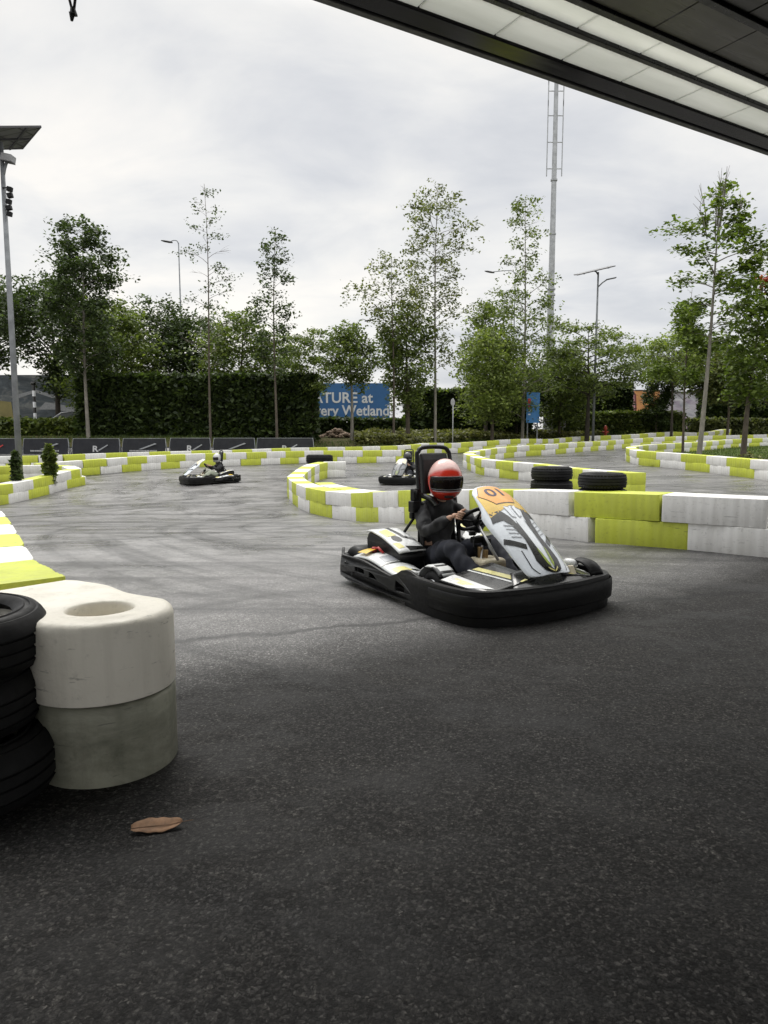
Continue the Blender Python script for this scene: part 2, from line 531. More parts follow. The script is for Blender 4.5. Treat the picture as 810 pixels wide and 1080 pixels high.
M = dict(
    asphalt=mk_asphalt(),
    green=mk_barrier('green_barrier_plastic', (.57, .625, .075), (.50, .55, .055), (.33, .34, .11)),
    white=mk_barrier('white_barrier_plastic', (.80, .79, .77), (.72, .71, .68), (.40, .38, .34)),
    white_clean=mk_barrier('cream_barrier_plastic', (.82, .785, .70), (.76, .725, .635), (.42, .39, .32), .8),
    white_dirty=mk_barrier('mildewed_barrier_plastic', (.37, .365, .295), (.26, .265, .205), (.06, .065, .042), .8, .62),
    tyre=mk_tyre('tyre_rubber', (.0055, .0055, .0058)), kart_tyre=mk_tyre('kart_tyre_rubber', (.024, .024, .024)),
    black=plain('black_plastic', (.0035, .0035, .0038), .45, var=.3, scale=14, spec=.22, scuff=.22),
    black2=plain('worn_black_plastic', (.009, .009, .0095), .45, var=.5, scale=8, bump=.1, spec=.3, scuff=.7),
    blackm=plain('black_enamel', (.009, .009, .010), .3, var=.2, spec=.3),
    pad=plain('black_vinyl_pad', (.012, .012, .013), .55, var=.3, bump=.2),
    silver=plain('silver_graphic_film', (.74, .78, .82), .25, var=.1, scale=5, coat=.5),
    kwhite=plain('white_kart_plastic', (.68, .69, .68), .3, var=.08, scale=6, coat=.3),
    yellow=plain('yellow_graphic_film', (.78, .50, .05), .3, var=.08, coat=.4),
    pyellow=plain('pale_yellow_film', (.72, .66, .25), .3, var=.1, coat=.3),
    orange=plain('orange_number_plate', (.80, .36, .05), .35, var=.05, coat=.3),
    gblack=plain('black_graphic_film', (.005, .0055, .005), .3, var=.1, coat=.3),
    ggreen=plain('green_graphic_film', (.33, .42, .06), .3, var=.1, coat=.3),
    ggrey=plain('grey_graphic_film', (.30, .31, .33), .3, var=.1, coat=.3),
    metal=plain('bare_steel', (.45, .45, .45), .35, 1.0, var=.15),
    red=plain('red_rubber_cap', (.38, .03, .03), .4),
    tank=plain('cream_fuel_tank', (.52, .46, .33), .45, var=.12, scale=12),
    shirt=plain('black_cotton', (.013, .013, .0145), .7, var=.3, scale=12, bump=.3),
    trouser=plain('dark_navy_cloth', (.022, .024, .034), .88, var=.3, scale=8, bump=.3),
    pale_cloth=plain('pale_sage_cloth', (.40, .43, .34), .9, var=.15, scale=8),
    skin=plain('skin', (.48, .29, .20), .5, var=.08, scale=20),
    eye_white=plain('eye_white', (.7, .68, .65), .3, var=.02), eye_dark=plain('eye_dark', (.02, .012, .01), .2, var=.02),
    hair=plain('black_hair', (.01, .008, .007), .6), shoe=plain('grey_canvas_shoe', (.30, .29, .28), .8),
    helmet=mk_helmet('red_white_sky_tint_shell', (.70, .44, .40), (.60, .036, .018)),  # pale crown: white design with the sky's reflection painted in
    helmet_grey=mk_helmet('grey_helmet_shell', (.52, .52, .52), (.50, .50, .50)),
    helmet_black=plain('black_helmet_shell', (.012, .012, .013), .25, coat=.5),
    visor=mk_glass_dark('smoked_visor', (.008, .008, .009), .32), visor_dark=mk_glass_dark('dark_visor', (.006, .006, .007), .97),
    galv=plain('galvanised_steel', (.40, .41, .42), .5, .35, var=.18, scale=3),
    galv_mid=plain('dull_pole_steel', (.22, .23, .24), .6, .2, var=.2, scale=3), galv_dark=plain('weathered_pole_steel', (.17, .18, .19), .55, .3, var=.2, scale=3),
    lampgrey=plain('dark_lamp_housing', (.07, .07, .075), .5), lamppale=plain('pale_lamp_housing', (.35, .35, .36), .5),
    solar=mk_solar('solar_panel_underside'),
    fascia=mk_canopy_metal('black_gloss_fascia', (.006, .006, .007), (.012, .012, .012), .14),
    lip=plain('dark_grey_trim', (.045, .045, .045), .45, var=.2),
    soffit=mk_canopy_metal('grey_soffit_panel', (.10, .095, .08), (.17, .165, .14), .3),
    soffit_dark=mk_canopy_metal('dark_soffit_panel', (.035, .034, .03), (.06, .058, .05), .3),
    skylight=mk_lit_cladding('translucent_lit_cladding'), lit_cladding2=mk_lit_cladding('translucent_lit_cladding_inner', .62),
    joint=plain('white_sealant', (.5, .5, .48), .6),
    concrete=plain('grey_concrete', (.30, .29, .27), .85, var=.2, scale=3, bump=.3),
    grass_dry=mk_grass('dry_verge_grass', (.055, .062, .022), (.11, .095, .045), (.085, .062, .035)),
    lawn=mk_grass('lawn_grass', (.05, .085, .018), (.08, .115, .03), (.10, .10, .04)),
    blade=mk_leaf('grass_blade', (.06, .10, .02), (.10, .14, .035)),
    bark_grey=mk_bark('grey_bark', (.14, .13, .11), (.26, .24, .21)),
    bark_brown=mk_bark('brown_bark', (.055, .045, .036), (.12, .10, .08)),
    bark_dark=mk_bark('dark_bark', (.03, .026, .022), (.07, .06, .05)),
    leaf_dark=mk_leaf('dark_green_leaf', (0.043, 0.066, 0.025), (0.081, 0.117, 0.043)),
    leaf_mid=mk_leaf('mid_green_leaf', (0.108, 0.150, 0.043), (0.189, 0.235, 0.069)),
    leaf_light=mk_leaf('light_green_leaf', (0.152, 0.205, 0.052), (0.259, 0.312, 0.091)),
    leaf_olive=mk_leaf('olive_green_leaf', (0.114, 0.137, 0.056), (0.182, 0.199, 0.083)),
    leaf_big=mk_leaf('broad_green_leaf', (0.100, 0.148, 0.032), (0.170, 0.225, 0.051)),
    leaf_hedge=mk_leaf('hedge_leaf', (0.037, 0.058, 0.020), (0.074, 0.107, 0.032)),
    leaf_low=mk_leaf('low_hedge_leaf', (0.085, 0.121, 0.031), (0.163, 0.198, 0.052)),
    leaf_cover=mk_leaf('ground_cover_leaf', (0.132, 0.142, 0.054), (0.240, 0.240, 0.102)),
    flower=mk_leaf('red_flower', (.35, .05, .03), (.5, .10, .06)),
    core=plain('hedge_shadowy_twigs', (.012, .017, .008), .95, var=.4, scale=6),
    blue=plain('blue_hoarding_print', (.045, .15, .36), .55, var=.08, scale=.8),
    blue2=plain('blue_sign_print', (.05, .20, .48), .5, var=.1, scale=2),
    bannertext=plain('grey_white_print', (.42, .42, .43), .6, var=.1), wtext=plain('white_lettering', (.75, .76, .78), .5, var=.03),
    banner=plain('black_banner_mesh', (.0075, .0085, .013), .75, var=.25, scale=2),
    bred=plain('red_lettering', (.5, .04, .04), .5),
    numtext=plain('dark_number_ink', (.06, .05, .09), .5, var=.03),
    orange_wall=plain('orange_hoarding_paint', (.50, .24, .09), .8, var=.12, scale=.7),
    mural=mk_mural('grey_mural_print', [(.25, (.035, .045, .055)), (.5, (.10, .12, .14)), (.62, (.22, .23, .23)), (.8, (.40, .40, .38))], (.05, .06, .07)),
    mural2=mk_mural('pale_mural_print', [(.25, (.16, .16, .20)), (.5, (.40, .40, .43)), (.8, (.62, .60, .62))], (.28, .20, .30)),
    olive_panel=plain('mustard_print', (.28, .24, .09), .6, var=.2, scale=1),
    pink=plain('pink_print', (.50, .26, .30), .6, var=.15, scale=2), maroon=plain('maroon_print', (.16, .04, .05), .6),
    rock=plain('brown_rubble', (.25, .18, .13), .95, var=.35, scale=6, bump=.5),
    hydrant=plain('red_hydrant_paint', (.30, .035, .02), .45, var=.15),
    car=plain('dark_car_paint', (.02, .022, .025), .2, var=.1, coat=.8), car_trim=plain('pale_car_trim', (.55, .56, .57), .3),
    car_glass=plain('car_window_glass', (.025, .035, .035), .08, var=.05),
    leaf_dead=plain('dead_leaf_brown', (.30, .175, .10), .75, var=.25, scale=30, bump=.3),
    leaf_vein=plain('dead_leaf_vein', (.16, .09, .05), .8),
    backwall=plain('grey_render_wall', (.22, .21, .20), .85, var=.1, scale=1),
)

# ------------------------------------------------------------------ world: overcast sky, one soft sun
SUN_EL, SUN_AZ = R(52), R(-20)
w = bpy.data.worlds.new('World'); scene.world = w; w.use_nodes = True
wt = w.node_tree; wt.nodes.clear()
def wn(t, **k):
    n = wt.nodes.new(t)
    for a, b in k.items(): setattr(n, a, b)
    return n
def wmath(op, a, b=0.0, clamp=False):
    n = wn('ShaderNodeMath', operation=op, use_clamp=clamp)
    for i, q in enumerate((a, b)):
        if isinstance(q, bpy.types.NodeSocket): wt.links.new(q, n.inputs[i])
        else: n.inputs[i].default_value = q
    return n.outputs[0]
def wramp(fac, stops):
    r = wn('ShaderNodeValToRGB')
    while len(r.color_ramp.elements) < len(stops): r.color_ramp.elements.new(.5)
    for e, (p, c) in zip(r.color_ramp.elements, stops): e.position = p; e.color = (*c, 1)
    wt.links.new(fac, r.inputs[0]); return r.outputs[0]
def wmix(fac, a, b, mode='MIX'):
    n = wn('ShaderNodeMix', data_type='RGBA', blend_type=mode)
    for i, q in ((0, fac), (6, a), (7, b)):
        if isinstance(q, bpy.types.NodeSocket): wt.links.new(q, n.inputs[i])
        else: n.inputs[i].default_value = q if i == 0 else (*q, 1)
    return n.outputs[2]
tc = wn('ShaderNodeTexCoord'); sep = wn('ShaderNodeSeparateXYZ'); wt.links.new(tc.outputs['Generated'], sep.inputs[0])
zz = wmath('MAXIMUM', sep.outputs[2], 0.0)
den = wmath('ADD', zz, .22)
cmb = wn('ShaderNodeCombineXYZ')
wt.links.new(wmath('DIVIDE', sep.outputs[0], den), cmb.inputs[0]); wt.links.new(wmath('DIVIDE', sep.outputs[1], den), cmb.inputs[1])
def wnoise(scale, detail, rough, dist, off):
    mp = wn('ShaderNodeMapping'); wt.links.new(cmb.outputs[0], mp.inputs[0]); mp.inputs['Location'].default_value = off; mp.inputs['Scale'].default_value = (1, 1.25, 1)
    n = wn('ShaderNodeTexNoise'); wt.links.new(mp.outputs[0], n.inputs['Vector'])
    n.inputs['Scale'].default_value = scale; n.inputs['Detail'].default_value = detail; n.inputs['Roughness'].default_value = rough; n.inputs['Distortion'].default_value = dist
    return n.outputs[0]
n1 = wnoise(.62, 5, .5, .3, (3.1, 1.7, 0)); n2 = wnoise(2.1, 7, .55, .35, (8.2, 4.4, 0))
cl = wmix(.42, n1, n2)
cloud = wramp(cl, [(.36, (.59, .61, .65)), (.44, (.72, .73, .75)), (.52, (.86, .855, .84)), (.60, (.98, .95, .90))])
sky = wn('ShaderNodeTexSky', sky_type='NISHITA', sun_disc=False); sky.sun_elevation = SUN_EL; sky.sun_rotation = SUN_AZ
skyc = wmix(1.0, sky.outputs[0], (.1, .1, .1), 'MULTIPLY')
col = wmix(.06, cloud, skyc)
# a thick overcast is brightest overhead
up = wramp(zz, [(0, (1.05, 1.04, 1.02)), (.2, (.97, .97, .97)), (.48, (.95, .95, .95)), (.64, (2.0, 2.0, 1.98)), (1.0, (3.7, 3.68, 3.6))])
gain = wmix(1.0, col, up, 'MULTIPLY')
bg = wn('ShaderNodeBackground'); wt.links.new(gain, bg.inputs[0]); bg.inputs[1].default_value = 1.0
wo = wn('ShaderNodeOutputWorld'); wt.links.new(bg.outputs[0], wo.inputs[0])

sd = bpy.data.lights.new('sun', 'SUN'); sd.energy = 1.5; sd.angle = R(25); sd.color = (1, .97, .92)
so = bpy.data.objects.new('sun', sd); COL.objects.link(so)
sdir = Vector((math.sin(SUN_AZ) * math.cos(SUN_EL), math.cos(SUN_AZ) * math.cos(SUN_EL), math.sin(SUN_EL)))
so.rotation_euler = sdir.to_track_quat('Z', 'Y').to_euler()
so.location = (0, 0, 30)
vs_ = scene.view_settings; vs_.view_transform = 'Standard'; vs_.look = 'None'; vs_.exposure = .12; vs_.gamma = 1
vs_.use_curve_mapping = False

# ------------------------------------------------------------------ ground
def axis(segs):
    out = []
    for a, b, st in segs:
        x = a
        while x < b - 1e-6: out.append(x); x += st
    out.append(segs[-1][1]); return out
gxs = axis([(-300, -60, 40), (-60, -24, 2), (-24, 28, .5), (28, 60, 2), (60, 300, 40)])
gys = axis([(-30, 0, 3), (0, 66, .5), (66, 90, 4), (90, 600, 60)])
gv = [(x, y, terr(x, y)) for y in gys for x in gxs]
nx = len(gxs)
gf = [(j * nx + i, j * nx + i + 1, (j + 1) * nx + i + 1, (j + 1) * nx + i) for j in range(len(gys) - 1) for i in range(nx - 1)]
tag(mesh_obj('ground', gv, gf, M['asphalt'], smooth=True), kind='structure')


def sheet(name, ylo, yhi, x0, x1, lift, mat, st=.5):
    """a strip of ground between two curves y(x), laid a little above the sheet below"""
    n = int((x1 - x0) / st); vs = []; fs = []; m = 40
    for i in range(n + 1):
        x = x0 + (x1 - x0) * i / n; a, b = ylo(x), yhi(x)
        for j in range(m + 1):
            y = a + (b - a) * (j / m) ** 1.6
            vs.append((x, y, terr(x, y) + lift))
    for i in range(n):
        for j in range(m):
            a = i * (m + 1) + j
            fs.append((a, a + m + 1, a + m + 2, a + 1))
    return tag(mesh_obj(name, vs, fs, mat, smooth=True), kind='structure')


def lerp_tab(tab):
    def f(x):
        if x <= tab[0][0]: return tab[0][1]
        for (a, b), (c, d) in zip(tab, tab[1:]):
            if x <= c: return b + (d - b) * (x - a) / (c - a)
        return tab[-1][1]
    return f
verge_y = lerp_tab([(-60, 38.5), (-12, 38.5), (-3, 39.8), (1, 42), (5, 48), (9, 53), (14, 58), (22, 64), (60, 66)])
sheet('verge', verge_y, lambda x: 130, -60, 70, .05, M['grass_dry'])
# ------------------------------------------------------------------ interlocking plastic barrier blocks, two courses high
BH, BW = .31, .50


def block_mesh(name, mat, wave=.007, round_a=False, L=1.0, W=BW, H=BH, hole=False, rim=.005):
    """one block along x from -L/2 to L/2; fluted sides, softly rounded rims, optionally a round end"""
    n = 44 if wave else 6
    def halfw(x):
        t = (x + L / 2) / L
        e = min(t, 1 - t) * L
        w_ = W / 2 if wave == 0 else W / 2 - .010 * (1 - abs(math.cos(2 * math.pi * t))) - wave * .5 * (1 - math.cos(2 * math.pi * 10 * t))
        if e < .03: w_ -= .018 * (1 - e / .03) ** 2
        return w_
    pts = []
    if round_a:
        xs = [-L / 2 + W / 2 + (L - W / 2) * i / n for i in range(n + 1)]
    else:
        xs = [-L / 2 + L * i / n for i in range(n + 1)]
    lobes = round_a
    def hw(x):
        if lobes:
            t = (x + L / 2) / L
            e = (L / 2 - x)
            ww = W / 2 - .030 * math.sin(max(0, t - .22) * math.pi * 2 / 1.0) ** 2 * (1 if t > .22 else 0)
            if e < .08: ww -= .05 * (1 - e / .08) ** 2
            return ww
        return halfw(x)
    for x in xs: pts.append((x, -hw(x)))
    for x in reversed(xs): pts.append((x, hw(x)))
    if round_a:
        cx0 = -L / 2 + W / 2
        for i in range(1, 24):
            a = math.pi / 2 + math.pi * i / 24
            pts.append((cx0 + W / 2 * math.cos(a), W / 2 * math.sin(a)))
    k = len(pts)
    P = [Vector((p[0], p[1])) for p in pts]
    # inward offset directions
    N = []
    for i in range(k):
        d = (P[(i + 1) % k] - P[i - 1]).normalized(); N.append(Vector((-d.y, d.x)))
    levels = [(.002, 0), (.001, .002), (0, .004), (0, H - rim), (rim * .18, H - rim * .45), (rim * .5, H - rim * .12), (rim, H)]
    vs = []
    for (ins, z) in levels:
        for i in range(k):
            q = P[i] + N[i] * ins; vs.append((q.x, q.y, z))
    fs = [tuple(range(k - 1, -1, -1))]
    for l in range(len(levels) - 1):
        for i in range(k):
            j = (i + 1) % k
            fs.append((l * k + i, l * k + j, (l + 1) * k + j, (l + 1) * k + i))
    top = len(levels) - 1
    if not hole:
        fs.append(tuple(top * k + i for i in range(k)))
        me = bpy.data.meshes.new(name); me.from_pydata(vs, [], fs)
    else:
        me = bpy.data.meshes.new(name)
        bm = bmesh.new()
        bv = [bm.verts.new(v) for v in vs]
        for f in fs: bm.faces.new([bv[i] for i in f])
        # top face with two sockets: fill between the rim and the socket mouths
        edges = []
        for i in range(k):
            e = bm.edges.get((bv[top * k + i], bv[top * k + (i + 1) % k])); edges.append(e)
        for hx in (-L / 2 + W / 2, -L / 2 + W / 2 + .5):
            m_ = 32; rr = .140 if hx < -.1 else .150
            if hx > -.1: continue
            rings = []
            for (r_, z_) in ((rr, H), (rr - .008, H - .006), (rr - .012, H - .02), (rr - .022, H - .17)):
                rings.append([bm.verts.new((hx + r_ * math.cos(2 * math.pi * a / m_), r_ * math.sin(2 * math.pi * a / m_), z_)) for a in range(m_)])
            for ra, rb in zip(rings, rings[1:]):
                for a in range(m_):
                    b = (a + 1) % m_; bm.faces.new((ra[a], ra[b], rb[b], rb[a]))
            bm.faces.new(list(reversed(rings[-1])))
            for a in range(m_): edges.append(bm.edges.get((rings[0][a], rings[0][(a + 1) % m_])))
        bmesh.ops.triangle_fill(bm, use_beauty=True, use_dissolve=False, edges=edges)
        bmesh.ops.recalc_face_normals(bm, faces=bm.faces)
        bm.to_mesh(me); bm.free()
    me.materials.append(mat)
    me.polygons.foreach_set('use_smooth', [True] * len(me.polygons)); me.update()
    o = bpy.data.objects.new(name, me); bm = bmesh.new(); bm.from_mesh(me)
    bmesh.ops.recalc_face_normals(bm, faces=bm.faces)
    for e in bm.edges:
        if len(e.link_faces) == 2: e.smooth = e.calc_face_angle(0) < R(48)
    bm.to_mesh(me); bm.free()
    bpy.data.objects.remove(o)
    return me


BM = {'green': block_mesh('barrier_block', M['green']), 'white': block_mesh('barrier_block', M['white'])}
ORD = ['', 'first', 'second', 'third', 'fourth', 'fifth', 'sixth', 'seventh', 'eighth', 'ninth', 'tenth', 'eleventh', 'twelfth', 'thirteenth', 'fourteenth',
       'fifteenth', 'sixteenth', 'seventeenth', 'eighteenth', 'nineteenth', 'twentieth', 'twenty-first', 'twenty-second', 'twenty-third', 'twenty-fourth', 'twenty-fifth',
       'twenty-sixth', 'twenty-seventh', 'twenty-eighth', 'twenty-ninth', 'thirtieth'] + ['thirty-' + q for q in ('first', 'second', 'third', 'fourth', 'fifth', 'sixth', 'seventh', 'eighth', 'ninth')] + ['fortieth'] + ['forty-' + q for q in ('first', 'second', 'third', 'fourth', 'fifth')]
WALLS = {}
SPECS = []


def wall(key, where, pts, anchor=None, first='white', side=1, L=1.0, shift=-.3, inset=BW / 2, group=None, zofs=0.0, start='from the left', minvis=None, courses=2, vismul=(1, 1)):
    """pts: (px, py, 'b'|'t') points of the face base or of the face's top edge, measured in the photo, or Vectors of the centre line"""
    raw = []
    for p in pts:
        if isinstance(p, Vector): raw.append(p)
        else: raw.append(hit(p[0], p[1], 0 if p[2] == 'b' else BH * 2))
    sp = smooth_path([Vector((p.x, p.y, 0)) for p in raw], 12)
    if inset:
        out = []
        for i, p in enumerate(sp):
            d = (sp[min(i + 1, len(sp) - 1)] - sp[max(i - 1, 0)]).normalized()
            out.append(p + Vector((-d.y, d.x, 0)) * inset * side)
        sp = out
    # arc length
    acc = [0.0]
    for a, b in zip(sp, sp[1:]): acc.append(acc[-1] + (b - a).length)
    tot = acc[-1]

    def at_s(s):
        s = max(0, min(tot, s))
        for i in range(len(sp) - 1):
            if acc[i + 1] >= s:
                t = (s - acc[i]) / max(1e-9, acc[i + 1] - acc[i]); return sp[i].lerp(sp[i + 1], t)
        return sp[-1].copy()
    WALLS[key] = (sp, at_s, tot)
    s0 = 0.0
    if anchor is not None:
        a = hit(anchor[0], anchor[1], 0 if anchor[2] == 'b' else BH * 2)
        bi = min(range(len(sp)), key=lambda i: (sp[i].x - a.x) ** 2 + (sp[i].y - a.y) ** 2)
        s0 = acc[bi]
    res = []
    for c in ((0, 1) if courses == 2 else (0,)):
        j0 = s0 + (shift if c == 0 else 0)
        Lf = L if callable(L) else (lambda q: L)
        js = [(j0, 0)]; q = j0; k = 0
        while q < tot: q += Lf(q); k += 1; js.append((q, k))
        q = j0; k = 0
        while q > 0: q -= Lf(q); k -= 1; js.insert(0, (q, k))
        segs = []
        for (qa, ka), (qb, kb) in zip(js, js[1:]):
            a, b = max(0, qa), min(tot, qb)
            if b - a > .18: segs.append((a, b, ka))
        for (a, b, k) in segs:
            colr = first if k % 2 == 0 else ('green' if first == 'white' else 'white')
            res.append((c, a, b, colr))
    keep = []
    for r in res:
        mid = at_s((r[1] + r[2]) / 2); px = CX + FPX * mid.x / max(.3, mid.y * CT)
        if -45 < px < 845: keep.append((r, px))
    inframe = [(r, px) for r, px in keep if 0 <= px <= 810]
    cnt = {}
    for c in (0, 1):
        for colr in ('green', 'white'):
            rr = sorted([q for q in inframe if q[0][0] == c and q[0][3] == colr], key=lambda q: q[1])
            for n_, q in enumerate(rr, 1): cnt[q[0]] = n_
    for r, px in keep:
        c, a, b, colr = r
        pa, pb = at_s(a + .004), at_s(b - .004)
        mid = (pa + pb) / 2
        za, zb = terr(pa.x, pa.y), terr(pb.x, pb.y)
        d = pb - pa; ln = d.length
        loc = Vector((mid.x, mid.y, (za + zb) / 2 + zofs + c * (BH - .002) + random.uniform(0, .003) - .006 * (c == 0)))
        rot = (0, -math.atan2(zb - za, ln), math.atan2(d.y, d.x) + random.uniform(-.008, .008))
        sc = (ln, 1 + random.uniform(-.012, .012), 1)
        word = 'upper' if c else 'lower'
        lab = '%s %s %s block from the left in the %s' % (ORD[min(cnt.get(r, 1), len(ORD) - 1)], colr, word, where)
        pxa = CX + FPX * pa.x / max(.3, pa.y); pxb = CX + FPX * pb.x / max(.3, pb.y)
        vis = (abs(pxa - pxb) + 60 / mid.y * .5) * (BH / mid.y * FPX) * (vismul[c] if r in cnt else .02)
        SPECS.append((vis, loc, rot, sc, colr, lab, group or ('barrier blocks of the ' + where)))
    print('WALL', key, tot, len(keep))
    return res


def finish_walls(most=292):
    """the blocks that show largest are things of their own; the far rest of the rows is one mass"""
    SPECS.sort(key=lambda q: -q[0])
    for (vis, loc, rot, sc, colr, lab, grp) in SPECS[:most]:
        o = bpy.data.objects.new('barrier_block', BM[colr]); COL.objects.link(o)
        o.location = loc; o.rotation_euler = rot; o.scale = sc
        tag(o, lab, 'barrier block', grp)
    bm = bmesh.new(); far = {c: block_mesh('far', M[c], 0) for c in ('green', 'white')}
    from mathutils import Euler
    for (vis, loc, rot, sc, colr, lab, grp) in SPECS[most:]:
        n0 = len(bm.faces); bm.from_mesh(far[colr]); bm.faces.ensure_lookup_table(); mt = Matrix.Translation(loc) @ Euler(rot).to_matrix().to_4x4() @ Matrix.Diagonal((*sc, 1))
        vs = set()
        for f in bm.faces[n0:]:
            f.material_index = 0 if colr == 'green' else 1
            vs.update(f.verts)
        for v in vs: v.co = mt @ v.co
    me = bpy.data.meshes.new('far_barrier_rows'); bm.to_mesh(me); bm.free(); me.materials.append(M['green']); me.materials.append(M['white'])
    tag(link(bpy.data.objects.new('far_barrier_rows', me)), 'farthest green and white blocks of the rows along the back of the track', 'barrier', None, 'stuff')
    print('BLOCKS', len(SPECS))


# near wall that runs across behind the racing kart, and curls back on itself at its left end
wall('A', 'long wall behind the racing kart', [(860, 594, 'b'), (810, 589, 'b'), (730, 580.6, 'b'), (633, 573.7, 'b'), (540, 563, 'b'), (443, 553.7, 'b'), (368, 549, 'b'), (338, 544.6, 'b'), (316, 537, 'b'),
      (303.5, 526, 'b'), (302.5, 503, 't'), (311, 496.5, 't'), (324, 489.5, 't'), (343, 486.3, 't'), (368, 486.5, 't')],
     anchor=(707, 518.5, 't'), first='green', side=-1, L=lambda q: 1.10 if q < 4.2 else (1.3 if q < 14 else 1.05))
a_pts = WALLS['A']
inner = []
for f in (.36, .42, .48, .54, .585):
    p = a_pts[1](a_pts[2] * f); q = a_pts[1](a_pts[2] * f + .1); d = (q - p).normalized()
    inner.append(p + Vector((d.y, -d.x, 0)) * .56)
wall('A2', 'second row inside the curl at centre', inner, inset=0, first='white', L=.9, vismul=(.05, 1))
# middle hairpin: tip at left, its near limb ends behind the loose tyres, its far limb runs off to the right
wall('B', 'middle hairpin with loose tyres in front', [(665, 499.2, 't'), (640, 497.3, 't'), (600, 494, 't'), (562, 508, 'b'), (535, 505, 'b'), (516, 502.3, 'b'), (503, 500, 'b'), (491, 494, 'b'),
      (488, 478.6, 't'), (493, 476.4, 't'), (505, 474.2, 't'), (520, 472.2, 't'), (547, 470, 't'), (582, 468, 't'), (622, 465.5, 't'), (658, 463, 't'), (700, 460.6, 't'), (740, 459.3, 't'), (830, 457.2, 't')],
     anchor=(562, 508, 'b'), first='white', side=-1, L=1.25)
# hairpin round the lawn
wall('D', 'hairpin wall around the lawn', [(850, 514, 'b'), (810, 507, 'b'), (772, 502, 'b'), (744, 498, 'b'), (716.6, 495, 'b'), (689, 492.3, 'b'), (669, 490, 'b'), (659.5, 486, 'b'),
      (660, 471.5, 't'), (671, 469.6, 't'), (690, 468.4, 't'), (727, 466.3, 't'), (770, 463.2, 't'), (830, 460.8, 't')],
     anchor=(738, 481, 't'), first='green', side=-1, L=lambda q: 1.65 if q < 16 else 1.3)
# left island
wall('L', 'island wall around the lamp post', [(-60, 542, 'b'), (-20, 536, 'b'), (12, 531, 'b'), (36.6, 525.4, 'b'), (57, 520, 'b'), (70, 516, 'b'), (83, 512.5, 'b'), (86.5, 494.2, 't'), (80, 491.2, 't'),
      (66, 489.6, 't'), (36, 490, 't'), (0, 491, 't'), (-50, 492.5, 't')], anchor=(37, 525.4, 'b'), first='green', side=1, L=1.15)
# outer walls at the back, in two rows
wall('E', 'front row of the back wall', [(40, 506, 'b'), (86, 502, 'b'), (120.5, 499, 'b'), (148, 496.5, 'b'), (203, 493, 'b'), (263, 491, 'b'), (321, 489, 'b'), (375.5, 488.5, 'b'), (438, 487.6, 'b')],
     anchor=(148, 481, 't'), first='white', side=1)
wall('E2', 'rear row of the back wall', [(-40, 482.5, 't'), (57, 480.5, 't'), (105, 478.5, 't'), (179, 476.6, 't'), (274, 474.4, 't'), (362, 472, 't'), (429, 470.2, 't'), (480, 468, 't'), (518, 465.6, 't'),
      (558, 463.2, 't'), (604, 461.2, 't'), (660, 459, 't'), (707, 455.8, 't'), (768, 452.6, 't'), (830, 451, 't')], first='green', side=1, vismul=(.1, 1))

# near left wall: a clean end block on a mildewed one, then shorter alternating blocks
NP = [Vector((-1.120, 2.79, 0)), Vector((-1.535, 3.13, 0))]
ndir = (NP[1] - NP[0]).normalized(); ang = math.atan2(ndir.y, ndir.x)
end_c = NP[0] + ndir * .25
EB = block_mesh('barrier_block', M['white_clean'], round_a=True, hole=True, W=.57, rim=.035)
EB2 = block_mesh('barrier_block', M['white_dirty'], round_a=True, W=.545, rim=.02)
o = bpy.data.objects.new('barrier_block', EB2); COL.objects.link(o); o.location = (end_c.x + .004, end_c.y, -.002); o.rotation_euler = (0, 0, ang)
tag(o, 'mildewed grey-green block under the cream round-ended block at front left', 'barrier block', 'barrier blocks of the near left wall')
o = bpy.data.objects.new('barrier_block', EB); COL.objects.link(o); o.location = (end_c.x, end_c.y, BH + .002); o.rotation_euler = (.006, .01, ang)
tag(o, 'cream round-ended block with an open socket, on top at front left', 'barrier block', 'barrier blocks of the near left wall')
pst = NP[1] + ndir * .30
wall('N', 'near left wall past the cream block', [pst, pst + Vector((-.36, .42, 0)), Vector((-2.62, 4.55, 0)), Vector((-3.62, 6.2, 0)), Vector((-5.0, 8.3, 0))], inset=0, first='green', L=.62, shift=-.2)
finish_walls()

# ------------------------------------------------------------------ tyres
def tyre_mesh(name, r=.31, w_=.20, ri=.19, mat=None, grooves=True, n=44, blocks=True):
    prof = [(ri, .022), (ri + .015, .006), (ri + .05, 0), (r - .055, .004), (r - .022, .020), (r - .006, .045)]
    if grooves:
        for g in (.30, .5, .70):
            z = w_ * g; prof += [(r, z - .010), (r - .010, z - .008), (r - .010, z + .0), (r, z + .002)]
    else: prof += [(r, w_ * .5)]
    prof += [(r - .006, w_ - .045), (r - .022, w_ - .020), (r - .030, w_ - .012), (r - .036, w_ - .006), (r - .046, w_ - .008), (r - .052, w_ - .001), (ri + .064, w_ + .003), (ri + .060, w_ - .002), (ri + .046, w_ - .001), (ri + .042, w_ + .004), (ri + .015, w_ - .006), (ri, w_ - .022), (ri + .012, w_ - .035), (r - .03, w_ * .5), (ri + .012, .035)]
    m = MB().lathe(prof, n, closed=True)
    # tread blocks on the shoulder
    for j in range(n if blocks else 0):
        a = 2 * math.pi * (j + .5) / n
        for z in (.028, w_ - .028):
            mat3 = Matrix.Rotation(a, 3, 'Z')
            m.box(mat3 @ Vector((r - .0185, 0, z)), (.014, .030, .022), mat3)
    o = m.build(name, mat or M['tyre'])
    bm = bmesh.new(); bm.from_mesh(o.data); bm.to_mesh(o.data); bm.free()
    smooth_by_angle(o, 35)
    me = o.data; bpy.data.objects.remove(o)
    return me


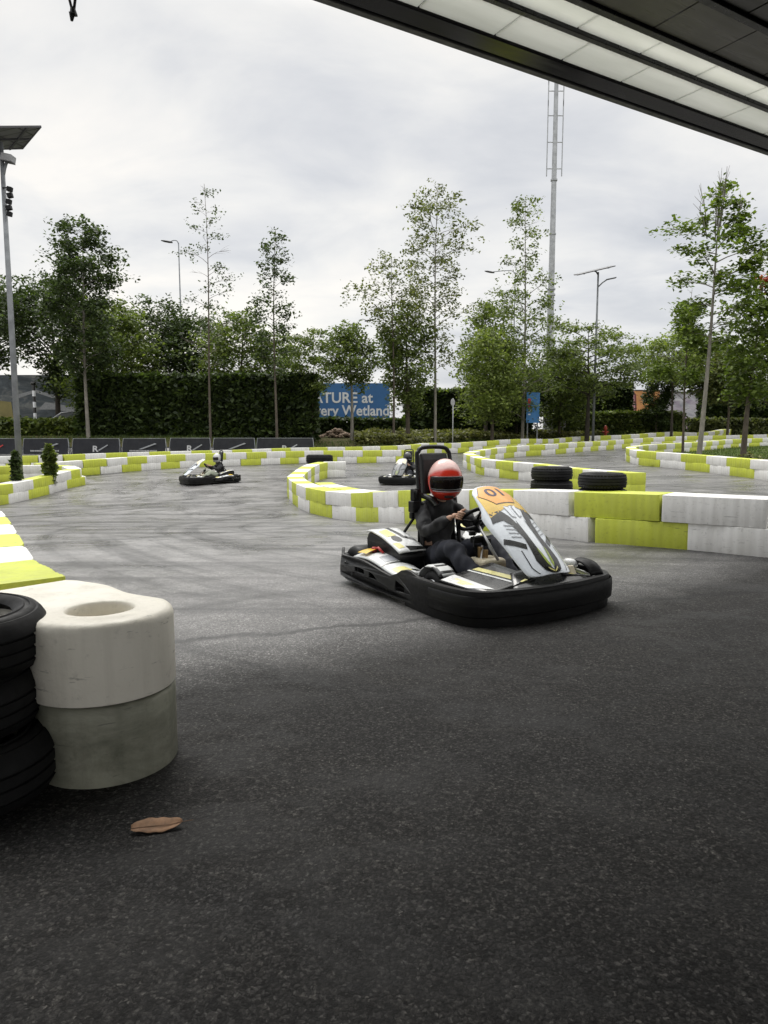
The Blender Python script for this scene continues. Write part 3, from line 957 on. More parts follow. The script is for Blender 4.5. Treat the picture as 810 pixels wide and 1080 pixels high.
TY = tyre_mesh('tyre'); TYf = tyre_mesh('tyre', .33, .22, .20, blocks=False, n=56)
def tyre(loc, label, group, me=None, rot=(0, 0, 0), sc=1):
    o = bpy.data.objects.new('tyre', me or TY); COL.objects.link(o); o.location = loc; o.rotation_euler = rot; o.scale = (sc,) * 3
    tag(o, label, 'tyre', group); return o
tyre((-1.58, 2.50, 0.0), 'bottom tyre of the black stack at the left edge', 'tyres stacked at front left', TYf, (0, 0, .3), 1.06)
tyre((-1.63, 2.56, .236), 'middle tyre of the black stack at the left edge', 'tyres stacked at front left', TYf, (.02, -.01, 1.2), .98)
tyre((-1.625, 2.60, .455), 'top tyre of the black stack, level with the cream block', 'tyres stacked at front left', TYf, (.03, -.03, 2.1), 1.0)
for (px, side_, Y, wd) in ((582.5, 'left', 10.7, 44), (637.5, 'right', 9.3, 51)):
    x = gx(px, Y); z = terr(x, Y); s_ = wd / FPX * Y / .62
    zt = at(CX, 492 if side_ == 'left' else 498.5, Y).z - .20 * s_
    for k_ in range(4):
        zz_ = zt - (3 - k_) * .202 * s_
        if k_ == 0: zz_ = min(zz_, z + .0) if zz_ < z + .12 else zz_
        if zz_ < z - .11: continue
        word = ('bottom', 'second', 'third', 'top')[k_]
        tyre((x + .012 * math.sin(k_ * 5 + px), Y + .012 * math.cos(k_ * 3), zz_), '%s tyre of the %s stack of loose tyres beyond the wall' % (word, side_), 'loose tyres by the middle hairpin', TY, (.004 * k_, 0, k_ * 1.3), s_ * (.98 if k_ % 2 else 1.0))
    print('TYRES', z, zt)
Y = 31.0; x = gx(336, Y); z = terr(x, Y)
tyre((x, Y, z), 'lower of two black tyres lying beyond the curled wall end', 'tyres beyond the curled wall', TY, (0, 0, .4), 1.9)
tyre((x + .03, Y, z + .37), 'upper of two black tyres lying beyond the curled wall end', 'tyres beyond the curled wall', TY, (.0, .02, 1.4), 1.9)

# ------------------------------------------------------------------ dead leaf on the asphalt
g = hit(166, 882)
lv, lf, nseg = [], [], 18
for i in range(nseg + 1):
    t = i / nseg; hw_ = .034 * (math.sin(math.pi * min(1, t * .98 + .02)) ** .55) * (1.0 - .12 * t) * (1 + .08 * math.sin(t * 23)) + .0015
    xx = (t - .5) * .165; zz_ = .006 + .007 * (t - .5) ** 2 * 4 + .003 * math.sin(t * 7)
    yy = .006 * math.sin(t * 3.1)
    lv += [(xx, yy - hw_, zz_ + .004), (xx, yy - hw_ * .5, zz_ + .001), (xx, yy, zz_), (xx, yy + hw_ * .5, zz_ + .003), (xx, yy + hw_, zz_ + .009)]
for i in range(nseg):
    for j in range(4):
        a = i * 5 + j; lf.append((a, a + 5, a + 6, a + 1))
lroot = empty('fallen_leaf', g, R(13)); tag(lroot, 'dry brown fallen leaf lying on the dark asphalt at front left', 'leaf')
lroot.rotation_euler = (R(9), R(-1), R(13)); lroot.location.z += .002
lo = mesh_obj('blade', lv, lf, M['leaf_dead'], lroot, True)
sm = lo.modifiers.new('s', 'SOLIDIFY'); sm.thickness = .0012
MB().tube([Vector((-.082, 0, .014)), Vector((-.04, .003, .0115)), Vector((0, .006, .0078)), Vector((.04, .003, .007)), Vector((.082, 0, .0155)), Vector((.118, .006, .012))], [.0016, .0015, .0013, .0012, .0012, .0010], 5).build('stalk', M['leaf_vein'], lroot, True)

# ------------------------------------------------------------------ roof canopy we stand under
CH = 3.55
def soff(px, py, h=CH):
    r = ray(px, py); t = (h - CAMH) / r.z
    return Vector((r.x * t, r.y * t, h))
e1, e2 = soff(335, 0), soff(810, 163)
ed = (e2 - e1).normalized(); en = Vector((-ed.y, ed.x, 0))     # en points outward
E0 = e1.copy()
CANG = math.atan2(ed.y, ed.x)
croot = empty('roof_canopy', (E0.x, E0.y, CH), CANG)
tag(croot, 'black-edged roof canopy with pale cladding panels overhanging the track at top right', 'canopy')
# local frame: x along the edge, y outward (negative = inward), z up from the soffit
def cz(px, py): # inward distance of a picture point on the soffit
    p = soff(px, py); return (p - E0).dot(en), (p - E0).dot(ed)
XA, XB = -9, 26
def strip(name, y0, y1, z0, z1, mat, bev=.004):
    return MB().box(((XA + XB) / 2, (y0 + y1) / 2, (z0 + z1) / 2), (XB - XA, y1 - y0, z1 - z0)).build(name, mat, croot, bevel=bev)
yA = cz(600, 85.5)[0]; yB = cz(600, 62)[0]; yB = yA + (yB - yA) * .72; yC = cz(600, 37)[0]; yD = cz(600, 31)[0]; yE = cz(600, 4)[0]; 
strip('edge_trim', yA, 0, -.012, .10, M['lip'], .006)
strip('fascia_beam', yB, yA - .002, -.002, .34, M['fascia'], .006)
def panels(y0, y1, z, mat, name, gap=.012, pitch=.52, off=0.0, th=.012, seam=True):
    m = MB(); x = XA + off
    while x < XB:
        m.box((x + pitch / 2, (y0 + y1) / 2, z + th / 2 + random.uniform(0, .002)), (pitch - gap, y1 - y0, th)); x += pitch
    o = m.build(name, mat, croot, bevel=.002, seg=1)
    if seam == 2:
        m = MB(); x = XA + off
        while x < XB:
            m.box((x, (y0 + y1) / 2, z + .003), (gap * 1.5, y1 - y0 - .004, .010)); x += pitch
        m.build('panel_joint', M['joint'], croot)
    return o
ox = (cz(610, 55)[1] - XA) % .52
panels(yC, yB - .004, .010, M['skylight'], 'roof_panel', off=ox)
strip('purlin', yD, yC - .002, .0, .10, M['blackm'])
panels(yE, yD - .004, .018, M['lit_cladding2'], 'roof_panel', off=ox - .16)
yF = yE - .05
strip('purlin', yF, yE - .002, .004, .12, M['blackm'])
w3 = .30
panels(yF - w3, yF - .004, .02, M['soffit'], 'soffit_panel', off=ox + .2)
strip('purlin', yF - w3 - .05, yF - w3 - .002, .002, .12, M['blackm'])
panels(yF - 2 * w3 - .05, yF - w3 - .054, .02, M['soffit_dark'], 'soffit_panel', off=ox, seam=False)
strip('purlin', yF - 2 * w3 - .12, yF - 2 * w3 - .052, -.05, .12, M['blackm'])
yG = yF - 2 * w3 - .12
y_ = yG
for k in range(9):  # unseen inner bays, run this deep to shade the near ground
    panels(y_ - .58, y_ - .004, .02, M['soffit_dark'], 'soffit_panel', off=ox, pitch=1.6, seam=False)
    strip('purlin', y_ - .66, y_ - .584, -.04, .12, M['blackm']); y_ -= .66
# solid deck over the opaque part
strip('roof_deck', y_, yE - .06, .16, .24, M['lip'])
# cord with a black strap that dangles from the canopy edge, top left
q = soff(72, -91)
m = MB(); zt = CH - .02
pz = at(70, 22, q.y).z
pt = at(70, 0, q.y).z
x0 = q.x
m.tube([(x0 - .015, q.y, zt + .05), (x0 - .018, q.y, pt + .03), (x0, q.y, pt - .05)], .006, 6)
m.tube([(x0 + .02, q.y, zt + .05), (x0 + .018, q.y, pt + .03), (x0 + .004, q.y, pt - .05)], .006, 6)
m.tube([(x0, q.y, pt - .03), (x0 + .004, q.y, pt - .06), (x0 - .004, q.y, pz + .03), (x0 - .006, q.y, pz)], [.010, .017, .014, .006], 8)
so_ = m.build('hanging_strap', M['black']); tag(so_, 'small black strap dangling from a double cord at top left', 'strap')
# ------------------------------------------------------------------ go-karts (x forward, y left, z up)
def patch(name, S, poly, mat, parent, off=.003, cuts=3):
    """a film cut to a (u,v) outline and laid on the surface S(u,v)"""
    bm = bmesh.new()
    vs = [bm.verts.new((p[0], p[1], 0)) for p in poly]
    bm.faces.new(vs)
    bmesh.ops.triangulate(bm, faces=bm.faces[:])
    for _ in range(cuts):
        es = [e for e in bm.edges if e.calc_length() > .042]
        if not es: break
        bmesh.ops.subdivide_edges(bm, edges=es, cuts=1); bmesh.ops.triangulate(bm, faces=bm.faces[:])
    me = bpy.data.meshes.new(name)
    lay(bm, S, off); bm.to_mesh(me); bm.free(); me.materials.append(mat)
    me.polygons.foreach_set('use_smooth', [True] * len(me.polygons))
    return link(bpy.data.objects.new(name, me), parent)


def lay(bm, S, off):
    e = .01
    for v in bm.verts:
        u, w_ = v.co.x, v.co.y
        p = S(u, w_); du = S(u + e, w_) - S(u - e, w_); dv = S(u, w_ + e) - S(u, w_ - e)
        n = du.cross(dv); n = n.normalized() if n.length > 1e-9 else Vector((0, 0, 1))
        v.co = p + n * off


def surf(name, S, outline, mat, parent, n=22, th=.008, nu=18):
    """solid panel: for v in 0..1 the panel runs u = -outline(v) .. outline(v)"""
    vs, fs = [], []
    for i in range(n + 1):
        v = i / n; h = outline(v)
        for j in range(nu + 1):
            vs.append(S(-h + 2 * h * j / nu, v))
    for i in range(n):
        for j in range(nu):
            a = i * (nu + 1) + j; fs.append((a, a + 1, a + nu + 2, a + nu + 1))
    o = mesh_obj(name, vs, fs, mat, parent, True)
    s = o.modifiers.new('s', 'SOLIDIFY'); s.thickness = th; s.offset = -1
    return o


def cut_plate(name, outer, holes, th, mat, parent, mtx):
    cu = bpy.data.curves.new(name, 'CURVE'); cu.dimensions = '2D'; cu.fill_mode = 'BOTH'; cu.extrude = th / 2; cu.bevel_depth = .004; cu.bevel_resolution = 1
    for poly in [outer] + holes:
        s = cu.splines.new('POLY'); s.points.add(len(poly) - 1); s.use_cyclic_u = True
        for p, q in zip(s.points, poly): p.co = (q[0], q[1], 0, 1)
    t = bpy.data.objects.new(name, cu); COL.objects.link(t)
    bpy.context.view_layer.update()
    me = bpy.data.meshes.new_from_object(t.evaluated_get(bpy.context.evaluated_depsgraph_get()))
    bpy.data.objects.remove(t); bpy.data.curves.remove(cu)
    me.materials.clear(); me.materials.append(mat)
    me.transform(mtx); me.name = name
    return link(bpy.data.objects.new(name, me), parent)


def text_mesh(body, size, bold=0.0, extrude=0.0, align='CENTER', shear=0.0):
    cu = bpy.data.curves.new('t', 'FONT'); cu.body = body; cu.size = size; cu.align_x = align; cu.align_y = 'CENTER'; cu.extrude = extrude; cu.offset = bold; cu.resolution_u = 3; cu.shear = shear
    t = bpy.data.objects.new('t', cu); COL.objects.link(t); bpy.context.view_layer.update()
    me = bpy.data.meshes.new_from_object(t.evaluated_get(bpy.context.evaluated_depsgraph_get()))
    bpy.data.objects.remove(t); bpy.data.curves.remove(cu)
    me.materials.clear()
    return me


def make_kart(label):
    k = empty('go_kart'); tag(k, label, 'go-kart', 'go-karts on the track')
    # frame and floor tray
    m = MB()
    m.box((.05, 0, .055), (1.45, .62, .012)).box((-.02, 0, .046), (1.8, 1.24, .008))  # wide lower plate is added to keep light from under the kart
    for s in (-1, 1):
        m.tube(smooth_path([(-.85, s * .30, .075), (-.3, s * .33, .075), (.3, s * .30, .075), (.72, s * .20, .08), (.85, s * .18, .09)], 4), .016, 8)
        m.tube([(-.35, s * .32, .08), (-.35, s * .62, .09), (.22, s * .62, .09), (.22, s * .30, .08)], .013, 6)
        m.tube([(.22, s * .20, .10), (.22, s * .42, .13)], .018, 8)
    m.tube([(-.84, -.60, .145), (-.84, .60, .145)], .02, 8); m.tube([(-.85, -.3, .09), (-.85, .3, .09)], .016, 8)
    m.tube([(.85, -.18, .09), (.85, .18, .09)], .016, 8)
    m.build('chassis', M['black2'], k, auto=40)
    # front bumper band
    half = [(.12, -.715), (.30, -.735), (.50, -.745), (.72, -.735), (.88, -.69), (.97, -.585), (1.015, -.40), (1.045, -.2), (1.05, 0)]
    path = smooth_path([(p[0], p[1], 0) for p in half] + [(p[0], -p[1], 0) for p in half[-2::-1]], 6)
    prof = [(.004, .007), (-.002, .12), (-.004, .20), (-.002, .244), (.004, .256), (.045, .258), (.045, .248), (.024, .242), (.022, .20), (.026, .045), (.024, .007)]
    fb = MB().sweep([(p.x, p.y) for p in path], prof).build('front_bumper', M['black'], k, auto=40)
    # overlapping second skin of the bumper, its rounded ends show at the corners
    path2 = smooth_path([(p[0] + .010 * (p[0] > .6), p[1] * 1.012, 0) for p in half[2:]] + [(p[0] + .010 * (p[0] > .6), -p[1] * 1.012, 0) for p in half[-2:1:-1]], 6)
    MB().sweep([(p.x, p.y) for p in path2], [(-.002, .075), (-.012, .085), (-.016, .15), (-.014, .216), (-.006, .228), (.0, .216), (0, .085)]).build('bumper_skin', M['black'], fb, auto=40)
    # side bumpers with cut-outs
    outer = [(-1.0, .085), (-1.0, .285), (-.985, .300), (-.95, .305), (-.91, .28), (-.88, .255), (-.74, .258), (-.62, .262), (-.5, .262), (-.35, .245), (-.2, .222), (-.06, .205), (.02, .235), (.08, .27), (.14, .285), (.2, .28), (.26, .262), (.32, .25), (.36, .24),
             (.36, .055), (.2, .042), (0, .045), (-.25, .06), (-.5, .055), (-.75, .055), (-.95, .065)]
    holes = [[(-.97, .15), (-.97, .225), (-.90, .165)], [(-.62, .150), (-.62, .195), (-.55, .200), (-.46, .195), (-.44, .150)], [(-.38, .140), (-.37, .192), (-.30, .180), (-.22, .135)],
             [(.01, .100), (.02, .190), (.10, .170), (.22, .125), (.22, .105)]]
    for s in (-1, 1):
        mt = Matrix(((1, 0, 0, 0), (0, 0, 1, s * .70), (0, 1, 0, 0), (0, 0, 0, 1)))
        sb = cut_plate('side_bumper', outer, holes, .018, M['black2'], k, mt)
        for v in sb.data.vertices:   # bowed plan and a rear end that turns in
            x = v.co.x
            v.co.y += s * (.022 * math.sin(max(0, min(1, (x + 1.0) / 1.36)) * math.pi)) - s * max(0, -.88 - x) ** 1.0 * .45 + s * .012 * math.sin(v.co.z * 14)
        m = MB()
        for (bx, bz) in ((-.80, .20), (-.68, .12), (-.12, .10), (.28, .15)):
            m.lathe([(0, -.016), (.010, -.015), (.012, -.010), (.012, .0)], 10, Matrix.Translation((bx, s * .733, bz)) @ Matrix.Rotation(math.pi / 2 * (-s), 4, 'X'))
        m.build('bolt', M['metal'], sb)['kind'] = 'stuff'
    # rear bumper
    rb = [(-.90, -.67), (-1.0, -.62), (-1.03, -.50), (-1.035, -.25), (-1.035, 0)]
    rb = smooth_path([(p[0], p[1], 0) for p in rb] + [(p[0], -p[1], 0) for p in rb[-2::-1]], 6)[::-1]
    MB().sweep([(p.x, p.y) for p in rb], [(0, .10), (-.012, .13), (-.012, .22), (0, .25), (.04, .25), (.04, .10)]).build('rear_bumper', M['black2'], k, auto=40)
    # side pods with their graphics
    for s in (-1, 1):
        def S(u, v, s=s):   # u across (0 outer .. 1 inner), v along x
            x = -.72 + v * .74
            return Vector((x, s * (.685 - .30 * u), .255 - .035 * v + .028 * math.sin(math.pi * min(1, max(0, u))) + .025 * math.sin(v * 5.2) - .03 * max(0, u - .7)))
        Sx = (lambda u, v, S=S, s=s: S(u, v) if s > 0 else S(1 - u, v))
        vs, fs = [], []
        for i in range(25):
            for j in range(9): vs.append(Sx(j / 8, i / 24))
        for i in range(24):
            for j in range(8):
                a = i * 9 + j; fs.append((a, a + 9, a + 10, a + 1))
        o = mesh_obj('side_pod', vs, fs, M['kwhite'], k, True)
        so = o.modifiers.new('s', 'SOLIDIFY'); so.thickness = .02; so.offset = 0
        Sd = (lambda v, u, Sx=Sx: Sx(u, v))
        # (v along, u across) films
        for nm, poly, mt in (('film_yellow', [(.06, .05), (.26, .05), (.16, .95), (.02, .95)], 'yellow'), ('film_black', [(.17, .30), (.24, .30), (.21, .62), (.14, .62)], 'gblack'),
                             ('film_grey', [(.40, .25), (.56, .2), (.58, .7), (.42, .75)], 'ggrey'), ('film_black', [(.58, .0), (.61, .0), (.66, 1), (.63, 1)], 'gblack'),
                             ('film_yellow', [(.72, .1), (.95, .15), (.90, .55), (.76, .5)], 'pyellow'), ('film_black', [(.86, .55), (.97, .55), (.97, .98), (.90, .98)], 'gblack')):
            pq = [(p[0], (p[1] if s > 0 else 1 - p[1])) for p in poly]
            patch(nm, Sd, pq if s > 0 else pq[::-1], M[mt], o, -.013 if True else .013)
            q = o.children[-1]
            # keep the film on the upper side
            if sum((v.co.z for v in q.data.vertices)) / len(q.data.vertices) < sum(S(.5, min(1, max(0, (p[0])))).z for p in poly) / len(poly) - .001:
                for v in q.data.vertices: v.co.z += .026
        # battery and motor boxes beside the seat
        prof = [(-.80, .13), (-.82, .40), (-.79, .455), (-.72, .46), (-.55, .43), (-.38, .375), (-.28, .335), (-.25, .30), (-.30, .22), (-.30, .13)]
        e = MB().prism(prof, s * .50, s * .235).build('engine_cover', M['black2'], k, bevel=.022, seg=3, auto=40)
        top = [(-.80, .462), (-.71, .474), (-.54, .443), (-.37, .388), (-.255, .342)]
        def T(u, v, s=s, top=top):
            x = top[0][0] + (top[-1][0] - top[0][0]) * v
            z = lerp_tab(top)(x)
            yy = s * (.515 - .27 * u)
            return Vector((x, yy, z + .006 - .05 * max(0, .16 - u) - .03 * max(0, u - .9)))
        Tx = (lambda u, v, T=T, s=s: T(u, v) if s > 0 else T(1 - u, v))
        vs, fs = [], []
        for i in range(17):
            for j in range(9): vs.append(Tx(j / 8, i / 16))
        for i in range(16):
            for j in range(8):
                a = i * 9 + j; fs.append((a, a + 9, a + 10, a + 1))
        c = mesh_obj('top_panel', vs, fs, M['kwhite'], e, True)
        so = c.modifiers.new('s', 'SOLIDIFY'); so.thickness = .012; so.offset = 0
        Td = (lambda v, u, Tx=Tx: Tx(u, v))
        def film(nm, poly, mt):
            pq = [(p[0], (p[1] if s > 0 else 1 - p[1])) for p in poly]
            q = patch(nm, Td, pq if s > 0 else pq[::-1], M[mt], c, 0)
            for v in q.data.vertices: v.co.z += .0085
        film('film_yellow', [(.30, .10), (.55, .10), (.52, .5), (.22, .5)], 'pyellow')
        film('film_black', [(.12, .55), (.60, .62), (.75, 1.0), (.66, 1.0), (.55, .74), (.10, .68)], 'gblack')
        film('handle_slot', [(.63 + .10 * math.cos(a * math.pi / 8), .38 + .17 * math.sin(a * math.pi / 8)) for a in range(16)], 'gblack')
        film('film_yellow', [(.74, .06), (.92, .10), (.90, .34), (.78, .3)], 'pyellow')
        film('film_black', [(.86, .40), (1.0, .40), (1.0, 1.0), (.92, 1.0)], 'gblack')
    # wheels
    def wheel(x, y, r, wd, hubs=True):
        Mx = Matrix.Translation((x, y, r)) @ Matrix.Rotation(math.pi / 2, 4, 'X')
        hw_ = wd / 2; ri = .068
        wl = empty('wheel'); wl.parent = k
        MB().lathe([(ri, -hw_ + .01), (ri + .012, -hw_), (r - .03, -hw_ + .002), (r - .010, -hw_ + .012), (r, -hw_ + .035), (r, hw_ - .035), (r - .010, hw_ - .012), (r - .03, hw_ - .002), (ri + .012, hw_), (ri, hw_ - .01)], 28, Mx, closed=True).build('tyre', M['kart_tyre'], wl, auto=50)
        f = 1 if y > 0 else 1
        mm = MB()
        for sg in (-1, 1):
            mm.lathe([(ri + .004, sg * (hw_ - .012)), (ri - .004, sg * (hw_ - .004)), (ri - .012, sg * (hw_ - .008)), (.045, sg * (hw_ - .045)), (.026, sg * (hw_ - .045)), (.024, sg * (hw_ - .018)), (.001, sg * (hw_ - .018))], 24, Mx)
            for a in range(3):
                t = a * 2.094; mm.tube([Mx @ Vector((.035 * math.cos(t), .035 * math.sin(t), sg * (hw_ - .05))), Mx @ Vector((.035 * math.cos(t), .035 * math.sin(t), sg * (hw_ - .026)))], .006, 6)
        mm.build('rim', M['metal'], wl, auto=40)
        return wl
    for s in (-1, 1):
        wheel(.22, s * .47, .14, .13); wheel(-.85, s * .52, .165, .20)
        # front mudguards
        vs, fs = [], []
        for i in range(15):
            a = R(18 + 125 * i / 14)
            for j in range(7):
                y = s * (.395 + .155 * j / 6); rr = .172 - .010 * abs(j - 3) / 3 * (abs(j - 3) > 2)
                vs.append((.22 - rr * math.cos(a), y, .14 + rr * math.sin(a)))
        for i in range(14):
            for j in range(6):
                p_ = i * 7 + j; fs.append((p_, p_ + 1, p_ + 8, p_ + 7))
        mi = [(1 if (f // 6) in (5, 9, 12) or (f % 6 == 5 and (f // 6) > 9) else 0) for f in range(len(fs))]
        o = mesh_obj('mudguard', vs, fs, [M['kwhite'], M['gblack']] if s < 0 else [M['black'], M['black']], k, True, mi)
        so = o.modifiers.new('s', 'SOLIDIFY'); so.thickness = .010; so.offset = 1
    for s in ((1,)):
        vs, fs = [], []
        for i in range(13):
            a = R(8 + 150 * i / 12)
            for j in range(7):
                vs.append((.80 - .15 * math.cos(a), .50 + .13 * (j / 6 - .5), .20 + (.16 - .02 * abs(j - 3) / 3) * math.sin(a)))
        for i in range(12):
            for j in range(6):
                p_ = i * 7 + j; fs.append((p_, p_ + 1, p_ + 8, p_ + 7))
        o = mesh_obj('corner_shroud', vs, fs, M['black'], k, True); so = o.modifiers.new('s', 'SOLIDIFY'); so.thickness = .012
    # red cap and wiring beside the motor
    MB().lathe([(.0, .30), (.02, .30), (.024, .28), (.024, .23)], 12, Matrix.Translation((-.60, -.55, .05))).tube([(-.60, -.55, .33), (-.54, -.545, .35), (-.48, -.53, .31)], .012, 8).build('battery_lead', M['red'], k, True)
    # seat shell
    vs, fs = [], []
    pr = [(-.02, .24), (-.10, .15), (-.25, .115), (-.40, .13), (-.49, .22), (-.535, .36), (-.565, .50), (-.59, .62)]
    pr = smooth_path([(p[0], 0, p[1]) for p in pr], 3)
    for i, p in enumerate(pr):
        t = i / (len(pr) - 1)
        hw_ = .17 + .03 * math.sin(t * math.pi); lift = .14 * math.sin(min(1, t * 1.05) * math.pi) ** .6
        for j in range(13):
            u = -1 + 2 * j / 12
            fwd = .12 * abs(u) ** 3 * max(0, t - .45) / .55
            vs.append((p.x + fwd * 1.0 + .05 * abs(u) ** 4 * (t > .4), u * hw_, p.z + lift * abs(u) ** 4 * (1 - t * .6)))
    for i in range(len(pr) - 1):
        for j in range(12):
            a = i * 13 + j; fs.append((a, a + 1, a + 14, a + 13))
    o = mesh_obj('seat', vs, fs, M['black'], k, True); so = o.modifiers.new('s', 'SOLIDIFY'); so.thickness = .014
    # roll hoop with head pad, stay and belt reel
    hx = -.43
    hoop = smooth_path([(hx + .10, -.20, .10), (hx + .04, -.20, .5), (hx - .06, -.180, 1.08), (hx - .07, -.160, 1.17), (hx - .075, -.10, 1.205), (hx - .075, .10, 1.205), (hx - .07, .160, 1.17), (hx - .06, .180, 1.08), (hx + .04, .20, .5), (hx + .10, .20, .10)], 6)
    h = MB().tube(hoop, .019, 10).tube([(hx + .02, -.19, .72), (hx + .02, .19, .72)], .016, 8).build('roll_hoop', M['blackm'], k, True)
    pad = MB().prism([(hx - .075, .80), (hx - .01, .80), (hx - .035, 1.10), (hx - .06, 1.155), (hx - .095, 1.155), (hx - .10, 1.1)], -.140, .140).build('head_pad', M['pad'], h, bevel=.03, seg=4)
    m = MB().tube([(hx + .02, -.22, .66), (-.9, -.28, .12)], .013, 8).tube([(hx + .02, .22, .66), (-.9, .28, .12)], .013, 8); m.build('hoop_stay', M['blackm'], h, True)
    reel = MB().box((hx - .01, -.235, .80), (.07, .06, .11)).box((hx + .0, -.25, .70), (.085, .075, .10)).box((hx - .03, -.245, .62), (.05, .05, .06)).build('belt_reel', M['black'], k, bevel=.012)
    MB().tube([(hx + .01, -.262, .83), (hx + .05, -.262, .84), (hx + .06, -.262, .78)], .012, 6).build('reel_bracket', M['black'], reel, True)
    # seat belt
    vs = []; bp = smooth_path([(hx + .0, -.225, .80), (hx + .01, -.17, .79), (-.355, -.125, .765), (-.30, -.10, .71)], 5)
    for p in bp: vs += [p + Vector((-.012, -.018, -.018)), p + Vector((.012, .018, .018))]
    fs = [(2 * i, 2 * i + 1, 2 * i + 3, 2 * i + 2) for i in range(len(bp) - 1)]
    o = mesh_obj('seat_belt', vs, fs, M['gblack'], k, True); so = o.modifiers.new('s', 'SOLIDIFY'); so.thickness = .006
    # steering
    ax = Vector((-.62, 0, .62)).normalized()
    wc = Vector((.085, 0, .63)); e1_ = Vector((0, 1, 0)); e2_ = ax.cross(e1_).normalized()
    ring = [wc + e1_ * .15 * math.cos(t) + e2_ * .135 * math.sin(t) for t in [2 * math.pi * i / 32 for i in range(32)]]
    st = MB().tube(ring, .0165, 10, closed=True)
    for t in (R(0), R(180), R(270)):
        st.tube([wc + e1_ * .14 * math.cos(t) + e2_ * .125 * math.sin(t), wc - ax * .03], .010, 6)
    st.tube([wc - ax * .05, wc + ax * .005], .032, 12)
    st = st.build('steering_wheel', M['black'], k, True)
    MB().tube([wc - ax * .04, wc - ax * .42], .011, 8).tube([Vector((.22, -.03, .43)), Vector((.35, -.16, .14))], .009, 6).tube([Vector((.22, .03, .43)), Vector((.35, .16, .14))], .009, 6).build('steering_column', M['metal'], k, True)
    MB().box((.16, -.03, .47), (.06, .10, .05)).box((.2, .03, .45), (.05, .06, .06)).box((.13, -.06, .52), (.035, .05, .035)).box((.19, -.06, .40), (.03, .03, .07)).tube([(.15, -.06, .50), (.20, -.10, .42), (.22, -.08, .34)], .009, 6).build('control_box', M['black'], k, bevel=.008)
    # fuel tank between the knees, with brass fittings
    ft = MB().box((.25, 0, .235), (.22, .24, .20)).build('fuel_tank', M['tank'], k, bevel=.035, seg=4)
    MB().tube([(.22, -.05, .33), (.22, -.05, .42)], .022, 10).tube([(.26, -.02, .33), (.26, -.02, .40)], .016, 10).box((.20, -.01, .36), (.03, .05, .06)).build('fitting', plain_once('brass_fitting', (.30, .20, .09), .45, .6), ft, bevel=.004)
    # pedals and a pale strut
    for s in (-1, 1):
        MB().tube([(.62, s * .16, .08), (.66, s * .16, .26)], .010, 6).tube([(.66, s * .11, .25), (.66, s * .21, .25)], .012, 6).build('pedal', M['metal'], k, True)
        MB().box((.47, s * .26, .20), (.17, .02, .035), Matrix.Rotation(R(-52), 3, 'Y')).build('fairing_strut', M['kwhite'], k, bevel=.006)
    # front tray: low nose panels with stripes, either side of the fairing
    for s in (-1, 1):
        def Q(u, v, s=s):
            x = .47 + .48 * v; y = s * (.14 + .50 * u * (1 - .16 * v))
            return Vector((x, y, .335 - .075 * u - .035 * v - .04 * max(0, u - .8)))
        vs, fs = [], []
        for i in range(9):
            for j in range(9): vs.append(Q(j / 8, i / 8))
        for i in range(8):
            for j in range(8):
                a = i * 9 + j; f = (a, a + 9, a + 10, a + 1); fs.append(f if s > 0 else f[::-1])
        o = mesh_obj('nose_panel', vs, fs, M['gblack'], k, True); so = o.modifiers.new('s', 'SOLIDIFY'); so.thickness = .014; so.offset = 0
        for nm, poly, mt in (('film_yellow', [(.30, .04), (.42, .04), (.30, .98), (.16, .98)], 'pyellow'), ('film_white', [(.46, .02), (.50, .02), (.41, .98), (.36, .98)], 'kwhite'),
                             ('film_white', [(.74, .02), (.99, .02), (.99, .55), (.80, .9)], 'kwhite'), ('film_yellow', [(.82, .16), (.95, .12), (.95, .42), (.85, .6)], 'pyellow')):
            q = patch(nm, lambda u, v, Q=Q: Q(u, v), poly, M[mt], o, 0)
            for v in q.data.vertices: v.co.z += .0095
    # tall fairing with number plate: u is metres across, v runs 0 (foot) .. 1 (head)
    cl = [(1.01, .335), (.97, .38), (.84, .50), (.66, .645), (.47, .785), (.33, .865), (.21, .91)]
    cs = smooth_path([(p[0], 0, p[1]) for p in cl], 8)
    def S(u, v):
        f = max(-.2, min(1.2, v)) * (len(cs) - 1)
        i = max(0, min(len(cs) - 2, int(f))); t = f - i
        p = cs[i].lerp(cs[i + 1], t)
        d = (cs[i + 1] - cs[i]).normalized(); nn = Vector((d.z, 0, -d.x))
        nn = Vector((abs(nn.x), 0, abs(nn.z)))
        drop = 1.3 * u * u + (abs(u) > .17) * 2.6 * (abs(u) - .17) ** 2
        return Vector((p.x, u, p.z)) - nn * drop
    ow = lerp_tab([(0, .11), (.03, .16), (.08, .195), (.16, .215), (.28, .228), (.42, .236), (.54, .245), (.62, .245), (.68, .215), (.80, .195), (.90, .175), (.96, .14), (1, .09)])
    o = surf('front_fairing', S, ow, M['silver'], k, 40, .010)
    def film(nm, poly, mt, off=.003):
        if nm.startswith('film') and mt not in ('yellow',): poly = [(p[0] * .80, p[1]) for p in poly]
        return patch(nm, S, poly, M[mt], o, off, 7)
    # plate side of the head: yellow field, orange hexagon with the number
    film('film_yellow', [(-.195, .60), (-.10, .62), (.02, .655), (.0, .80), (-.10, .90), (-.172, .84)], 'yellow')
    film('film_yellow', [(.195, .60), (.172, .84), (.10, .90), (.0, .80), (.02, .655), (.10, .62)], 'yellow')
    film('number_plate_edge', [(-.098, .965), (-.165, .825), (-.092, .675), (.092, .675), (.165, .825), (.098, .965)], 'gblack', .0042)
    film('number_plate', [(-.095, .958), (-.159, .825), (-.089, .683), (.089, .683), (.159, .825), (.095, .958)], 'orange', .0056)
